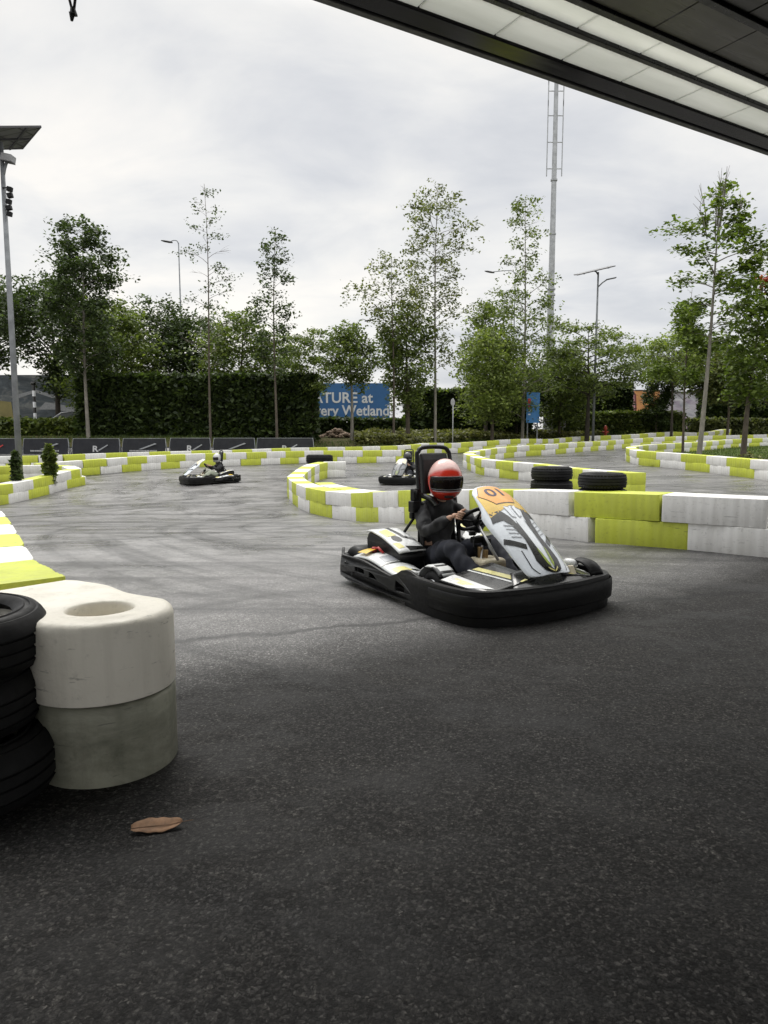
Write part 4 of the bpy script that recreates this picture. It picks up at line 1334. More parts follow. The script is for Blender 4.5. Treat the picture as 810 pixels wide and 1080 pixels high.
    tm = text_mesh('01', .185, .003)
    bm = bmesh.new(); bm.from_mesh(tm)
    bmesh.ops.triangulate(bm, faces=bm.faces[:])
    for _ in range(4):
        es = [e for e in bm.edges if e.calc_length() > .03]
        if not es: break
        bmesh.ops.subdivide_edges(bm, edges=es, cuts=1); bmesh.ops.triangulate(bm, faces=bm.faces[:])
    L_ = 1.0 / 1.03
    for v in bm.verts: v.co = Vector((v.co.x, .828 + v.co.y * L_, 0))
    lay(bm, S, .0072); bm.to_mesh(tm); bm.free(); tm.materials.append(M['numtext']); tm.name = 'number'
    link(bpy.data.objects.new('number', tm), o)
    # black panel line, side fields, green and black arrows at the foot
    for s in (-1, 1):
        def mir(poly): return [(p[0] * s, p[1]) for p in (poly if s > 0 else poly[::-1])]
        film('film_black', mir([(.050, .54), (.100, .40), (.128, .24), (.092, .12), (.024, .025), (.0, .012), (.0, .115), (.030, .20), (.040, .32)]), 'gblack')
        film('film_green', mir([(.014, .155), (.040, .205), (.052, .31), (.040, .335), (.030, .25), (.010, .20)]), 'ggreen', .0045)
        film('film_green', mir([(.004, .06), (.050, .135), (.056, .165), (.004, .10)]), 'pyellow', .0045)
        film('film_black', mir([(.052, .48), (.085, .57), (.130, .625), (.235, .630), (.262, .56), (.165, .555), (.125, .51), (.105, .43), (.085, .36), (.055, .36)]), 'gblack')
        film('film_black', mir([(.12, .37), (.262, .45), (.285, .42), (.14, .335)]), 'gblack')
        film('film_grey', mir([(.165, .08), (.205, .20), (.200, .34), (.192, .34), (.196, .20), (.155, .08)]), 'gblack')
        for q_ in range(4):
            film('film_grey', mir([(.115, .50 - q_ * .028), (.195, .522 - q_ * .028), (.195, .530 - q_ * .028), (.115, .508 - q_ * .028)]), 'ggrey')
        film('film_grey', mir([(.015, .64), (.075, .66), (.060, .56), (.018, .55)]), 'ggrey', .003)
        film('film_white', mir([(.021, .633), (.068, .65), (.054, .568), (.024, .558)]), 'silver', .0042)
    # dark nose cone that closes the foot of the fairing against the bumper
    vs, fs = [], []
    for i in range(9):
        for j in range(13):
            u = -1 + j / 6; v = i / 8
            vs.append((.80 + .235 * v - .05 * u * u * v, u * (.25 + .13 * v), .325 - .08 * v ** 1.5 + .02 * (1 - u * u) * (1 - v)))
    for i in range(8):
        for j in range(12):
            a = i * 13 + j; fs.append((a, a + 13, a + 14, a + 1))
    nc = mesh_obj('nose_cone', vs, fs, M['gblack'], k, True); so = nc.modifiers.new('s', 'SOLIDIFY'); so.thickness = .014
    # cream upright at the nose and white brake-duct pods
    MB().box((.90, .27, .285), (.05, .06, .12), Matrix.Rotation(R(-30), 3, 'Y')).build('nose_upright', plain_once('cream_film', (.62, .56, .42), .4), k, bevel=.01)
    MB().lathe([(.0, .055), (.045, .05), (.075, .02), (.08, -.02), (.06, -.05), (0, -.055)], 16, Matrix.Translation((.74, .42, .33)) @ Matrix.Diagonal((.85, .5, .55, 1))).build('duct_pod', M['kwhite'], k, True)
    MB().lathe([(.0, .055), (.045, .05), (.075, .02), (.08, -.02), (.06, -.05), (0, -.055)], 16, Matrix.Translation((.60, .56, .28)) @ Matrix.Diagonal((1.0, .7, .45, 1))).build('duct_pod', M['kwhite'], k, True)
    return k


_PO = {}
def plain_once(name, col, rough=.5, metal=0.0):
    if name not in _PO: _PO[name] = plain(name, col, rough, metal)
    return _PO[name]


# ------------------------------------------------------------------ people
def skin_mesh(name, verts, edges, radii, root=0, sub=2, mat=None, parent=None):
    me = bpy.data.meshes.new(name); me.from_pydata([tuple(v) for v in verts], edges, [])
    o = bpy.data.objects.new(name, me); COL.objects.link(o)
    o.modifiers.new('skin', 'SKIN').use_smooth_shade = True
    if not me.skin_vertices:
        bpy.context.view_layer.objects.active = o
        me.attributes  # layer is made with the modifier below
        import bpy as _b
        bm = bmesh.new(); bm.from_mesh(me); bm.verts.layers.skin.verify(); bm.to_mesh(me); bm.free()
    for i, sv in enumerate(me.skin_vertices[0].data):
        r = radii[i]; sv.radius = (r, r) if not isinstance(r, tuple) else r; sv.use_root = (i == root)
    s = o.modifiers.new('sub', 'SUBSURF'); s.levels = sub; s.render_levels = sub
    bpy.context.view_layer.update()
    m2 = bpy.data.meshes.new_from_object(o.evaluated_get(bpy.context.evaluated_depsgraph_get()))
    bpy.data.objects.remove(o); bpy.data.meshes.remove(me)
    m2.name = name; m2.materials.clear(); m2.materials.append(mat)
    m2.polygons.foreach_set('use_smooth', [True] * len(m2.polygons))
    r = bpy.data.objects.new(name, m2)
    return link(r, parent)


def make_driver(label, head_yaw, shirt, trouser, helmet, visor, shoe, face=True):
    p = empty('person'); tag(p, label, 'person', 'kart drivers')
    V = Vector
    J = dict(pel=V((-.40, 0, .25)), sp=V((-.45, 0, .42)), ch=V((-.44, 0, .60)), nk=V((-.385, 0, .745)), nk2=V((-.355, 0, .80)), hd=V((-.335, 0, .88)), top=V((-.34, 0, .98)))
    wc = V((.085, 0, .63))
    hands = {}
    for s in (-1, 1):
        J['sh%d' % s] = V((-.43, s * .165, .665)); J['el%d' % s] = V((-.215, s * .275, .505)); J['wr%d' % s] = V((.005, s * .165, .655))
        J['hp%d' % s] = V((-.36, s * .10, .235)); J['kn%d' % s] = V((.06, s * .205, .40)); J['an%d' % s] = V((.42, s * .17, .165)); J['ft%d' % s] = V((.56, s * .165, .22))
    # whole body, one surface
    names = list(J); idx = {n: i for i, n in enumerate(names)}
    E_ = [('pel', 'sp'), ('sp', 'ch'), ('ch', 'nk'), ('nk', 'nk2'), ('nk2', 'hd'), ('hd', 'top')]
    for s in (-1, 1):
        E_ += [('ch', 'sh%d' % s), ('sh%d' % s, 'el%d' % s), ('el%d' % s, 'wr%d' % s), ('pel', 'hp%d' % s), ('hp%d' % s, 'kn%d' % s), ('kn%d' % s, 'an%d' % s), ('an%d' % s, 'ft%d' % s)]
    rad = dict(pel=.115, sp=.105, ch=.115, nk=.05, nk2=.042, hd=.078, top=.06)
    for s in (-1, 1): rad.update({'sh%d' % s: .052, 'el%d' % s: .036, 'wr%d' % s: .025, 'hp%d' % s: .078, 'kn%d' % s: .055, 'an%d' % s: .036, 'ft%d' % s: .03})
    verts = [J[n] for n in names]; edges = [(idx[a], idx[b]) for a, b in E_]; rr = [rad[n] for n in names]
    body = skin_mesh('body', verts, edges, rr, idx['pel'], 2, M['skin'], p)
    # hands: palm plus four unequal curled fingers and a thumb, closed round the wheel rim, joined into the body mesh
    bm = bmesh.new(); bm.from_mesh(body.data)
    ax = V((-.62, 0, .62)).normalized()
    for s in (-1, 1):
        wr = J['wr%d' % s]
        grip = wc + V((0, s * .145, .0)) + V((.02, 0, .025))
        palm = wr.lerp(grip, .62) + V((-.005, s * .012, .012))
        dirn = (grip - wr).normalized(); up = V((0, 0, 1)); sidev = dirn.cross(up).normalized() * (1)
        acr = V((.5, 0, .85)).normalized()      # knuckle line runs along the rim
        vs = [wr, palm]; es = [(0, 1)]; rs = [.024, (.033, .022)]
        tmp = skin_mesh('tmp', vs, es, rs, 0, 2, M['skin'], None)
        bm.from_mesh(tmp.data); bpy.data.objects.remove(tmp)
        for q, ln in enumerate((.072, .080, .076, .060)):
            b0 = palm + acr * (.030 - .0195 * q)
            k1 = b0 + dirn * .030 + V((0, s * .020, .006)); k2 = k1 + dirn * .024 + V((0, -s * .006, -.004)) * 1.0 + V((.008, 0, 0)); k3 = k2 + V((-.004, -s * .030, -.010)) * (ln / .075); k4 = k3 + V((-.022, -s * .008, -.004))
            tmp = skin_mesh('tmp', [b0, k1, k2, k3, k4], [(0, 1), (1, 2), (2, 3), (3, 4)], [.0100, .0095, .0088, .0082, .0070], 0, 2, M['skin'], None)
            bm.from_mesh(tmp.data); bpy.data.objects.remove(tmp)
        t0 = palm + acr * .020 - V((0, s * .012, 0)); t1 = t0 + acr * .028 + V((.004, -s * .018, 0)); t2 = t1 + acr * .016 + dirn * .026 + V((0, -s * .006, 0))
        tmp = skin_mesh('tmp', [t0, t1, t2], [(0, 1), (1, 2)], [.0125, .0105, .0085], 0, 2, M['skin'], None)
        bm.from_mesh(tmp.data); bpy.data.objects.remove(tmp)
    # face: turned head with nose, brow, lips and ears pulled out of the surface
    hc = V((-.325, 0, .915)); hy = Matrix.Rotation(head_yaw, 3, 'Z')
    hb = bmesh.new(); bmesh.ops.create_uvsphere(hb, u_segments=36, v_segments=24, radius=1)
    for v in hb.verts:
        c = v.co; x, y, z = c.x * .108, c.y * .084, c.z * .128
        if z < -.02: y *= 1 - .28 * (-z - .02) / .1; x *= 1 - .1 * (-z - .02) / .1
        fz = math.exp(-((y / .013) ** 2)) * (x > 0)
        x += fz * (.026 * math.exp(-((z + .022) / .016) ** 2) + .010 * math.exp(-((z + .002) / .02) ** 2))
        for sg in (-1, 1): x -= (x > 0) * .012 * math.exp(-(((y - sg * .031) / .016) ** 2 + ((z - .006) / .013) ** 2))
        x += (x > 0) * .006 * math.exp(-((y / .025) ** 2 + ((z + .058) / .010) ** 2))
        x -= (x > 0) * .004 * math.exp(-((y / .03) ** 2 + ((z + .047) / .004) ** 2))
        if abs(c.y) > .93: y += (1 if y > 0 else -1) * .012 * math.exp(-((z / .03) ** 2 + ((x + .005) / .02) ** 2))
        v.co = hc + hy @ V((x, y, z))
    hm = bpy.data.meshes.new('h'); hb.to_mesh(hm); hb.free(); bm.from_mesh(hm)
    bm.to_mesh(body.data); bm.free()
    body.data.polygons.foreach_set('use_smooth', [True] * len(body.data.polygons))
    for s in (-1, 1):
        ec = hc + hy @ V((.089, s * .033, .006))
        e = MB().lathe([(.0, -.012), (.008, -.009), (.012, 0), (.008, .009), (0, .012)], 12, Matrix.Translation(ec)).build('eye', M['eye_white'], p, True)
        pc = hc + hy @ V((.1005, s * .033 + .0, .006)); MB().lathe([(0, -.0055), (.004, -.004), (.0055, 0), (.004, .004), (0, .0055)], 10, Matrix.Translation(pc)).build('iris', M['eye_dark'], e, True)
        MB().tube([hc + hy @ V((.101, s * .018, .028)), hc + hy @ V((.099, s * .034, .032)), hc + hy @ V((.089, s * .050, .026))], [.003, .0035, .002], 6).build('eyebrow', M['hair'], p, True)
    # clothes over the body
    vs = [V((-.40, 0, .24)), J['sp'], J['ch'], V((-.375, 0, .79))]; es = [(0, 1), (1, 2), (2, 3)]; rs = [.132, .125, .137, .068]
    for s in (-1, 1):
        b = len(vs); el = J['el%d' % s]; wr = J['wr%d' % s]
        vs += [J['sh%d' % s], J['sh%d' % s].lerp(el, .5) + V((0, s * .01, 0)), el, el.lerp(wr, .5) + V((0, 0, -.006)), el.lerp(wr, .90)]; es += [(2, b), (b, b + 1), (b + 1, b + 2), (b + 2, b + 3), (b + 3, b + 4)]; rs += [.080, .073, .066, .056, .040]
    sh_ = skin_mesh('shirt', vs, es, rs, 0, 3, shirt, p)
    vs = [V((-.40, 0, .245))]; es = []; rs = [.128]
    for s in (-1, 1):
        b = len(vs); hp, kn, an = J['hp%d' % s], J['kn%d' % s], J['an%d' % s]
        vs += [hp, hp.lerp(kn, .5) + V((0, s * .01, .015)), kn + V((0, 0, .01)), kn.lerp(an, .35) + V((-.01, 0, -.02)), kn.lerp(an, .72) + V((-.01, 0, -.02)), an + V((-.02, 0, 0))]
        es += [(0, b), (b, b + 1), (b + 1, b + 2), (b + 2, b + 3), (b + 3, b + 4), (b + 4, b + 5)]; rs += [.10, .098, .088, .084, .078, .066]
    tr = skin_mesh('trousers', vs, es, rs, 0, 3, trouser, p)
    for o, amp, sc in ((sh_, .014, 15), (tr, .018, 11)):      # folds
        for v in o.data.vertices:
            n_ = 1.15 * noise.noise(v.co * sc) + .8 * noise.noise(Vector((v.co.x * 30, v.co.y * 9, v.co.z * 9)))
            v.co += v.normal * amp * n_
    for s in (-1, 1):
        an, ft = J['an%d' % s], J['ft%d' % s]
        skin_mesh('shoe', [an + V((-.03, 0, -.055)), an + V((.03, 0, -.045)), an + V((.10, 0, -.005)), ft + V((.03, 0, .0))], [(0, 1), (1, 2), (2, 3)], [.036, .045, .042, .030], 0, 2, shoe, p)
    # full-face helmet
    HR = (.168, .150, .182)
    hcen = V((-.325, 0, .930))
    hb = bmesh.new(); bmesh.ops.create_uvsphere(hb, u_segments=56, v_segments=44, radius=1)
    def eye_port(c): # opening, in unit-sphere directions
        az = math.atan2(c.y, c.x); el = math.asin(max(-1, min(1, c.z)))
        return abs(az) < R(66) and R(-22) < el < R(8 + 5 * math.cos(az))
    kill = [f for f in hb.faces if eye_port(f.calc_center_median().normalized())]
    kill += [f for f in hb.faces if f.calc_center_median().z < -.93 and f not in kill]
    bmesh.ops.delete(hb, geom=kill, context='FACES')
    for v in hb.verts:
        c = v.co.copy()
        x, y, z = c.x * HR[0], c.y * HR[1], c.z * HR[2]
        if c.z < -.25 and c.x > 0: x *= 1 + .18 * min(1, (-.25 - c.z) / .35); y *= 1 + .10 * min(1, (-.25 - c.z) / .4)
        if c.z < -.55: y *= 1 - .12 * (-.55 - c.z); 
        v.co = V((x, y, z))
    me = bpy.data.meshes.new('helmet'); hb.to_mesh(me); hb.free(); me.materials.append(helmet)
    me.polygons.foreach_set('use_smooth', [True] * len(me.polygons))
    he = link(bpy.data.objects.new('helmet', me), p); he.location = hcen; he.rotation_euler = (0, R(4), head_yaw)
    so = he.modifiers.new('s', 'SOLIDIFY'); so.thickness = .016; so.offset = -1
    # black port gasket and smoked visor
    def hp_(az, el, k_):
        c = V((math.cos(el) * math.cos(az), math.cos(el) * math.sin(az), math.sin(el)))
        x, y, z = c.x * HR[0], c.y * HR[1], c.z * HR[2]
        if c.z < -.25 and c.x > 0: x *= 1 + .18 * min(1, (-.25 - c.z) / .35); y *= 1 + .10 * min(1, (-.25 - c.z) / .4)
        return V((x, y, z)) * k_
    loop = [(az, R(-22)) for az in [R(a) for a in range(-66, 67, 6)]] + [(R(68), R(e_)) for e_ in (-18, -12, -5, 1)] + [(az, R(8 + 5 * math.cos(az))) for az in [R(a) for a in range(66, -67, -6)]] + [(R(-68), R(e_)) for e_ in (1, -5, -12, -18)]
    MB().tube([hp_(a, e_, 1.005) for a, e_ in loop], .008, 6, closed=True).build('port_gasket', M['gblack'], he, True)
    vs, fs = [], []
    for i in range(9):
        for j in range(25):
            az = R(-70 + 140 * j / 24); hi = R(10 + 5 * math.cos(az)); lo = R(-23)
            vs.append(hp_(az, lo + (hi - lo) * i / 8, 1.03))
    for i in range(8):
        for j in range(24):
            a = i * 25 + j; fs.append((a, a + 1, a + 26, a + 25))
    vz = mesh_obj('visor', vs, fs, visor, he, True); so = vz.modifiers.new('s', 'SOLIDIFY'); so.thickness = .003
    # black brow strip over the visor and a pale chin-line, vents
    vs, fs = [], []
    MB().box((.165, 0, -.125), (.03, .08, .020)).build('chin_vent', M['gblack'], he, bevel=.006)
    MB().tube([hp_(R(a), R(-26), 1.03) for a in range(-60, 61, 6)], .004, 6).build('port_trim', M['ggrey'], he, True)
    return p


KPOS, KANG = (.70, 5.87), R(-58)
kart = make_kart('nearest go-kart, black bumper and silver fairing with an orange 01 number plate')
kart.location = (KPOS[0], KPOS[1], terr(*KPOS) - .004); kart.rotation_euler = (0, 0, KANG)
drv = make_driver('kart driver in a red and white helmet, black top and dark navy trousers', R(-24), M['shirt'], M['trouser'], M['helmet'], M['visor'], M['shoe'])
drv.location = kart.location; drv.rotation_euler = kart.rotation_euler


def other(px, py, ang, lab_k, lab_p, hel, vis, tr, yaw=None, dz=0, dark=False):
    g_ = hit(px, py)
    k2 = copy_tree(kart); k2['label'] = lab_k
    for ch in list(k2.children):
        if ch.name.startswith('front_fairing'):
            for c in list(ch.children):
                nm = c.name.split('.')[0]
                if nm in ('number', 'number_plate', 'number_plate_edge'): bpy.data.objects.remove(c)
                elif nm == 'film_yellow': c.material_slots[0].link = 'OBJECT'; c.material_slots[0].material = plain_once('cream_film', (.62, .56, .42), .4); k2.location = g_; k2.rotation_euler = (0, 0, ang)
    d2 = copy_tree(drv); d2['label'] = lab_p; d2.location = g_; d2.rotation_euler = (0, 0, ang)
    for ch in d2.children:
        nm = ch.name.split('.')[0]
        mt = {'helmet': hel, 'trousers': tr}.get(nm)
        if mt is not None: ch.material_slots[0].link = 'OBJECT'; ch.material_slots[0].material = mt
        if nm == 'helmet':
            if yaw is not None: ch.rotation_euler = (0, R(4), yaw)
            for c in ch.children:
                if c.name.startswith('visor'): c.material_slots[0].link = 'OBJECT'; c.material_slots[0].material = vis
    if dark:
        for ch in k2.children:
            if ch.name.startswith('front_fairing'): ch.material_slots[0].link = 'OBJECT'; ch.material_slots[0].material = plain_once('dim_grey_fairing', (.16, .165, .17), .35)
    return k2, d2
other(221, 509, R(-147), 'far go-kart with cream fairing, coming along the left part of the back wall', 'distant kart driver in a grey helmet and pale trousers', M['helmet_grey'], M['visor_dark'], M['pale_cloth'], R(20))
other(427, 509, R(-110), 'go-kart half hidden behind the roll hoop of the nearest kart', 'distant kart driver in a black helmet, half hidden by the roll hoop', M['helmet_black'], M['visor_dark'], M['trouser'], R(90), dark=True)
# ------------------------------------------------------------------ vegetation
def leaf_quads(C, size, up=.35, long_=1.7, jitter=.35, rng=RNG, droop=0.0):
    """C: (n,3) leaf positions -> (n,4,3) kite-shaped leaves turned every way"""
    n = C.shape[0]
    nrm = rng.normal(size=(n, 3)); nrm[:, 2] = np.abs(nrm[:, 2]) + up * 2
    nrm /= np.linalg.norm(nrm, axis=1, keepdims=True)
    a = rng.normal(size=(n, 3)); a[:, 2] -= droop
    a -= nrm * (a * nrm).sum(1, keepdims=True); a /= np.linalg.norm(a, axis=1, keepdims=True) + 1e-9
    b = np.cross(nrm, a)
    s = size * (1 + rng.uniform(-jitter, jitter, size=(n, 1)))
    L_ = s * long_ * .5; W_ = s * .5
    fold = nrm * s * .12
    V = np.stack([C - a * L_, C + b * W_ - a * L_ * .1 + fold, C + a * L_, C - b * W_ - a * L_ * .1 + fold], 1)
    return V


def tree(name, label, base, H, tr, prof, nb, nleaf, ls, leaf, bark, cat='tree', group=None, t0=.3, rise=.5, twig=3, clump=.45, lean=(0, 0), seed=0, bare=0.0, wob=.15, sub=True, flat=0.0, up=.35, fork=None, extra=None, droop=0.0, burst=10):
    """prof: (height fraction, crown radius in m) pairs; trunk, limbs and twigs are tapered tubes, leaves grow in clumps along the outer limbs"""
    rnd = random.Random(seed * 77 + 5); rng = np.random.default_rng(seed + 100)
    root = empty(name, base); tag(root, label, cat, group)
    f = lerp_tab(prof)
    m = MB()
    # trunk
    tp = []
    nt = 9
    ph = rnd.uniform(0, 6)
    for i in range(nt):
        t = i / (nt - 1)
        tp.append(Vector((lean[0] * t + wob * math.sin(t * 4 + ph) * t, lean[1] * t + wob * math.cos(t * 3.3 + ph) * t, H * t * .985)))
    def tpt(t):
        q = max(0, min(.999, t)) * (nt - 1); i = int(q); return tp[i].lerp(tp[i + 1], q - i)
    m.tube([tp[0] - Vector((0, 0, .25))] + tp, [tr * 1.35] + [max(.010, tr * (1 - .93 * (i / (nt - 1)) ** .9)) for i in range(nt)], 8)
    anchors = []
    for i in range(nb):
        t = t0 + (1 - t0) * ((i + rnd.uniform(0, .8)) / nb)
        az = i * 2.399 + rnd.uniform(-.5, .5)
        rr = f(t) * rnd.uniform(.65, 1.12)
        if rr < .05: continue
        p0 = tpt(t - min(.10, rise * rr / H * .6))
        dirn = Vector((math.cos(az), math.sin(az), 0))
        tip = tpt(t) + dirn * rr; tip.z = p0.z + rise * rr * rnd.uniform(.6, 1.2) * (1 - flat * .6)
        mid = p0.lerp(tip, .5) + Vector((rnd.uniform(-.1, .1) * rr, rnd.uniform(-.1, .1) * rr, rr * .10 * (1 - flat)))
        br = max(.008, tr * .38 * (1 - t * .6) * min(1.3, .3 + rr / 2.2))
        pts = [p0, p0.lerp(mid, .5) + Vector((0, 0, rr * .02)), mid, mid.lerp(tip, .55), tip]
        m.tube(pts, [br, br * .8, br * .6, br * .42, br * .18], 5, cap=False)
        isbare = rnd.random() < bare
        if not isbare:
            for q in (.55, .75, .92, 1.0): anchors.append((p0.lerp(mid, q * 2) if q < .5 else mid.lerp(tip, q * 2 - 1), rr))
        for k in range(twig):
            q = rnd.uniform(.35, .95); s0 = (p0.lerp(mid, q * 2) if q < .5 else mid.lerp(tip, q * 2 - 1))
            d2 = Matrix.Rotation(rnd.uniform(-1.1, 1.1), 3, 'Z') @ dirn
            ln = rr * rnd.uniform(.25, .55) * (1.2 - q * .5)
            e_ = s0 + d2 * ln + Vector((0, 0, ln * rnd.uniform(-.1, .7) * (1 - flat)))
            m.tube([s0, s0.lerp(e_, .5) + Vector((0, 0, ln * .07)), e_], [br * .38, br * .28, br * .12], 4, cap=False)
            if not isbare: anchors.append((e_, rr)); anchors.append((s0.lerp(e_, .6), rr))
    if extra: extra(m, anchors, rnd)
    m.build('trunk', bark, root, True)
    if anchors and nleaf:
        A = np.array([tuple(a[0]) for a in anchors]); RR = np.array([a[1] for a in anchors])
        # leaves come in sprays: many small clumps of a few leaves each
        nleaf = int(nleaf * 2.1); ls = ls * .64
        ncl = max(1, nleaf // burst)
        wts = RR / RR.sum()
        idx = rng.choice(len(A), ncl, p=wts)
        cen = A[idx] + rng.normal(size=(ncl, 3)) * (clump * np.array([1, 1, .7 * (1 - flat)]))[None, :] * np.minimum(1.2, .35 + RR[idx, None] * .4)
        C = np.repeat(cen, burst, 0) + rng.normal(size=(ncl * burst, 3)) * ls * np.array([1.45, 1.45, 1.0])[None, :]
        C[:, 2] = np.maximum(C[:, 2], .1)
        np_quads('crown', leaf_quads(C, ls, up, rng=rng, droop=droop), leaf, root)
    return root


def gpt(px, Y, dz=0.0):
    x = gx(px, Y); return Vector((x, Y, terr(x, Y) + dz))


def hh(py, Y, zb):
    """height above zb of a picture row at distance Y (any column)"""
    return at(CX, py, Y).z - zb


def T(name, label, px, Y, top, tr, prof_px, nb, nleaf, ls, leaf, bark, **k):
    """prof_px: (picture row, half width in picture columns)"""
    b = gpt(px, Y); H = hh(top, Y, b.z)
    prof = sorted([(hh(r, Y, b.z) / H, hw / FPX * Y) for r, hw in prof_px])
    k.setdefault('t0', prof[0][0])
    return tree(name, label, b, H, tr, prof, nb, nleaf, ls, M[leaf], M[bark], **k)


T('broad_tree', 'broad dark tree in front of the grey mural hoarding at far left', 62, 49, 300, .22, [(382, 10), (372, 40), (350, 58), (320, 45), (302, 14)], 30, 5200, .24, 'leaf_dark', 'bark_dark', seed=1, rise=.7, clump=.55, t0=.25)
T('broad_tree', 'second dark tree at the left edge, crown reaching out of the frame', -8, 52, 305, .22, [(388, 12), (375, 45), (345, 55), (312, 20)], 26, 4200, .26, 'leaf_dark', 'bark_dark', seed=2, rise=.7, clump=.6)
T('tall_tree', 'tall dense dark tree with pointed crown and pale bare trunk, left of the hedge', 93, 40.8, 227, .12, [(400, 14), (370, 28), (330, 36), (300, 36), (275, 34), (258, 22), (240, 16), (229, 5)], 46, 6400, .19, 'leaf_dark', 'bark_grey', seed=3, rise=.45, clump=.30)
T('bushy_tree', 'bushy mid-green tree behind the left end of the tall hedge', 120, 46, 318, .16, [(455, 20), (420, 36), (370, 40), (340, 30), (320, 10)], 40, 7000, .21, 'leaf_mid', 'bark_brown', seed=4, rise=.5, clump=.5)
T('bushy_tree', 'loose dark tree with sky showing through, behind the tall hedge', 168, 50, 320, .15, [(400, 30), (370, 44), (345, 38), (322, 16)], 30, 3400, .22, 'leaf_dark', 'bark_dark', seed=5, rise=.6, clump=.5)
T('bushy_tree', 'low dark tree behind the tall hedge beside the street lamp', 206, 51, 332, .14, [(400, 24), (370, 34), (345, 26), (333, 8)], 26, 3000, .22, 'leaf_dark', 'bark_dark', seed=6, rise=.6, clump=.5)
T('bushy_tree', 'rounded mid-green tree behind the tall hedge, right of the bare sapling', 256, 47, 330, .16, [(430, 26), (390, 34), (360, 28), (335, 12)], 32, 4200, .21, 'leaf_mid', 'bark_brown', seed=7, rise=.5, clump=.5)
T('bushy_tree', 'smaller green tree right behind the slender trunk at the hedge end', 300, 48, 352, .14, [(440, 16), (400, 24), (370, 18), (354, 6)], 26, 2600, .20, 'leaf_mid', 'bark_brown', seed=8, rise=.5)
T('bare_sapling', 'tall thin nearly leafless sapling in front of the tall hedge', 222, 39.6, 190, .075, [(400, 6), (370, 22), (330, 28), (290, 24), (262, 26), (235, 14), (210, 14), (192, 3)], 34, 620, .13, 'leaf_dark', 'bark_brown', seed=9, rise=.35, twig=6, clump=.25, bare=.35, t0=.30, burst=4)
T('slender_tree', 'slender open tree at the right end of the tall hedge', 292, 39.8, 237, .085, [(395, 8), (370, 18), (330, 22), (290, 16), (262, 15), (240, 5)], 34, 1350, .16, 'leaf_dark', 'bark_brown', seed=10, rise=.4, twig=4, clump=.3, burst=7)
T('feathery_tree', 'feathery light tree with drooping layered sprays beside the blue hoarding', 330, 42.5, 345, .07, [(415, 8), (402, 22), (385, 28), (362, 24), (347, 14)], 20, 2400, .15, 'leaf_mid', 'bark_brown', seed=11, rise=.35, flat=.6, clump=.34, droop=.6)
T('dense_tree', 'dense green tree in front of the left half of the blue hoarding', 371, 44.5, 343, .12, [(408, 10), (395, 20), (378, 24), (355, 18), (344, 8)], 26, 2500, .19, 'leaf_mid', 'bark_grey', seed=12, rise=.5, clump=.42)
T('dense_tree', 'dense taller green tree in front of the right half of the blue hoarding', 430, 46.0, 322, .16, [(432, 10), (415, 18), (385, 26), (350, 22), (325, 10)], 34, 3600, .20, 'leaf_mid', 'bark_brown', seed=13, rise=.5, clump=.46)
T('open_tree', 'open-crowned tree with thin straight trunk, shorter of the two at centre', 415, 44.6, 268, .085, [(352, 12), (330, 30), (305, 33), (285, 24), (270, 8)], 26, 1000, .18, 'leaf_olive', 'bark_brown', seed=14, rise=.55, twig=4, clump=.34, burst=7)
T('open_tree', 'tallest open tree at centre, narrow airy crown on a long thin trunk', 459, 46.8, 191, .105, [(385, 14), (350, 18), (310, 26), (270, 30), (235, 31), (210, 24), (193, 8)], 54, 2300, .18, 'leaf_olive', 'bark_grey', seed=15, rise=.5, twig=4, clump=.36, burst=7)
T('open_tree', 'tall tree with wispy top and dense lower crown, beside the antenna mast', 551, 50, 205, .12, [(440, 26), (400, 30), (350, 30), (310, 28), (285, 22), (268, 10), (245, 16), (225, 18), (207, 7)], 54, 3500, .18, 'leaf_mid', 'bark_grey', seed=16, rise=.45, twig=3, clump=.34, burst=8)
T('bushy_tree', 'light green bushy tree left of the antenna mast', 519, 48.5, 348, .13, [(445, 16), (425, 28), (395, 32), (370, 24), (350, 10)], 36, 4600, .21, 'leaf_light', 'bark_brown', seed=17, rise=.5, clump=.46)
T('bushy_tree', 'darker bushy tree rising behind the light green one at centre', 512, 56, 318, .17, [(440, 20), (400, 26), (365, 26), (335, 18), (320, 8)], 34, 3400, .24, 'leaf_mid', 'bark_brown', seed=18, rise=.5, clump=.55)
T('bushy_tree', 'low bush-like tree right behind the antenna mast foot', 590, 58, 372, .12, [(448, 18), (420, 30), (395, 28), (375, 10)], 28, 3800, .24, 'leaf_mid', 'bark_brown', seed=19, rise=.5, clump=.5)
T('umbrella_tree', 'wide umbrella-shaped tree behind the right solar lamp', 619, 54, 343, .20, [(414, 20), (406, 48), (392, 58), (372, 52), (352, 40), (345, 14)], 32, 5600, .20, 'leaf_mid', 'bark_dark', seed=20, rise=.28, flat=.55, clump=.44, t0=.42)
T('pale_tree', 'small light green spreading tree right of the umbrella-shaped tree', 708, 57, 352, .13, [(402, 16), (390, 36), (375, 40), (358, 22), (353, 8)], 26, 3400, .22, 'leaf_light', 'bark_dark', seed=21, rise=.4, flat=.3, clump=.46)
T('small_conifer', 'small dark conical tree in front of the pale mural', 692, 60, 376, .07, [(444, 12), (420, 17), (400, 14), (385, 8), (377, 2)], 34, 3600, .19, 'leaf_hedge', 'bark_brown', seed=22, rise=.3, clump=.25, t0=.12)
T('bare_sapling', 'half-dead young tree, bare twigs above a few leaf tufts, left of the lawn tree', 721, 41, 302, .085, [(452, 6), (425, 12), (400, 22), (378, 34), (362, 30), (340, 14), (304, 5)], 26, 1500, .22, 'leaf_big', 'bark_brown', seed=23, rise=.5, twig=4, clump=.32, bare=.45, t0=.22, burst=6)


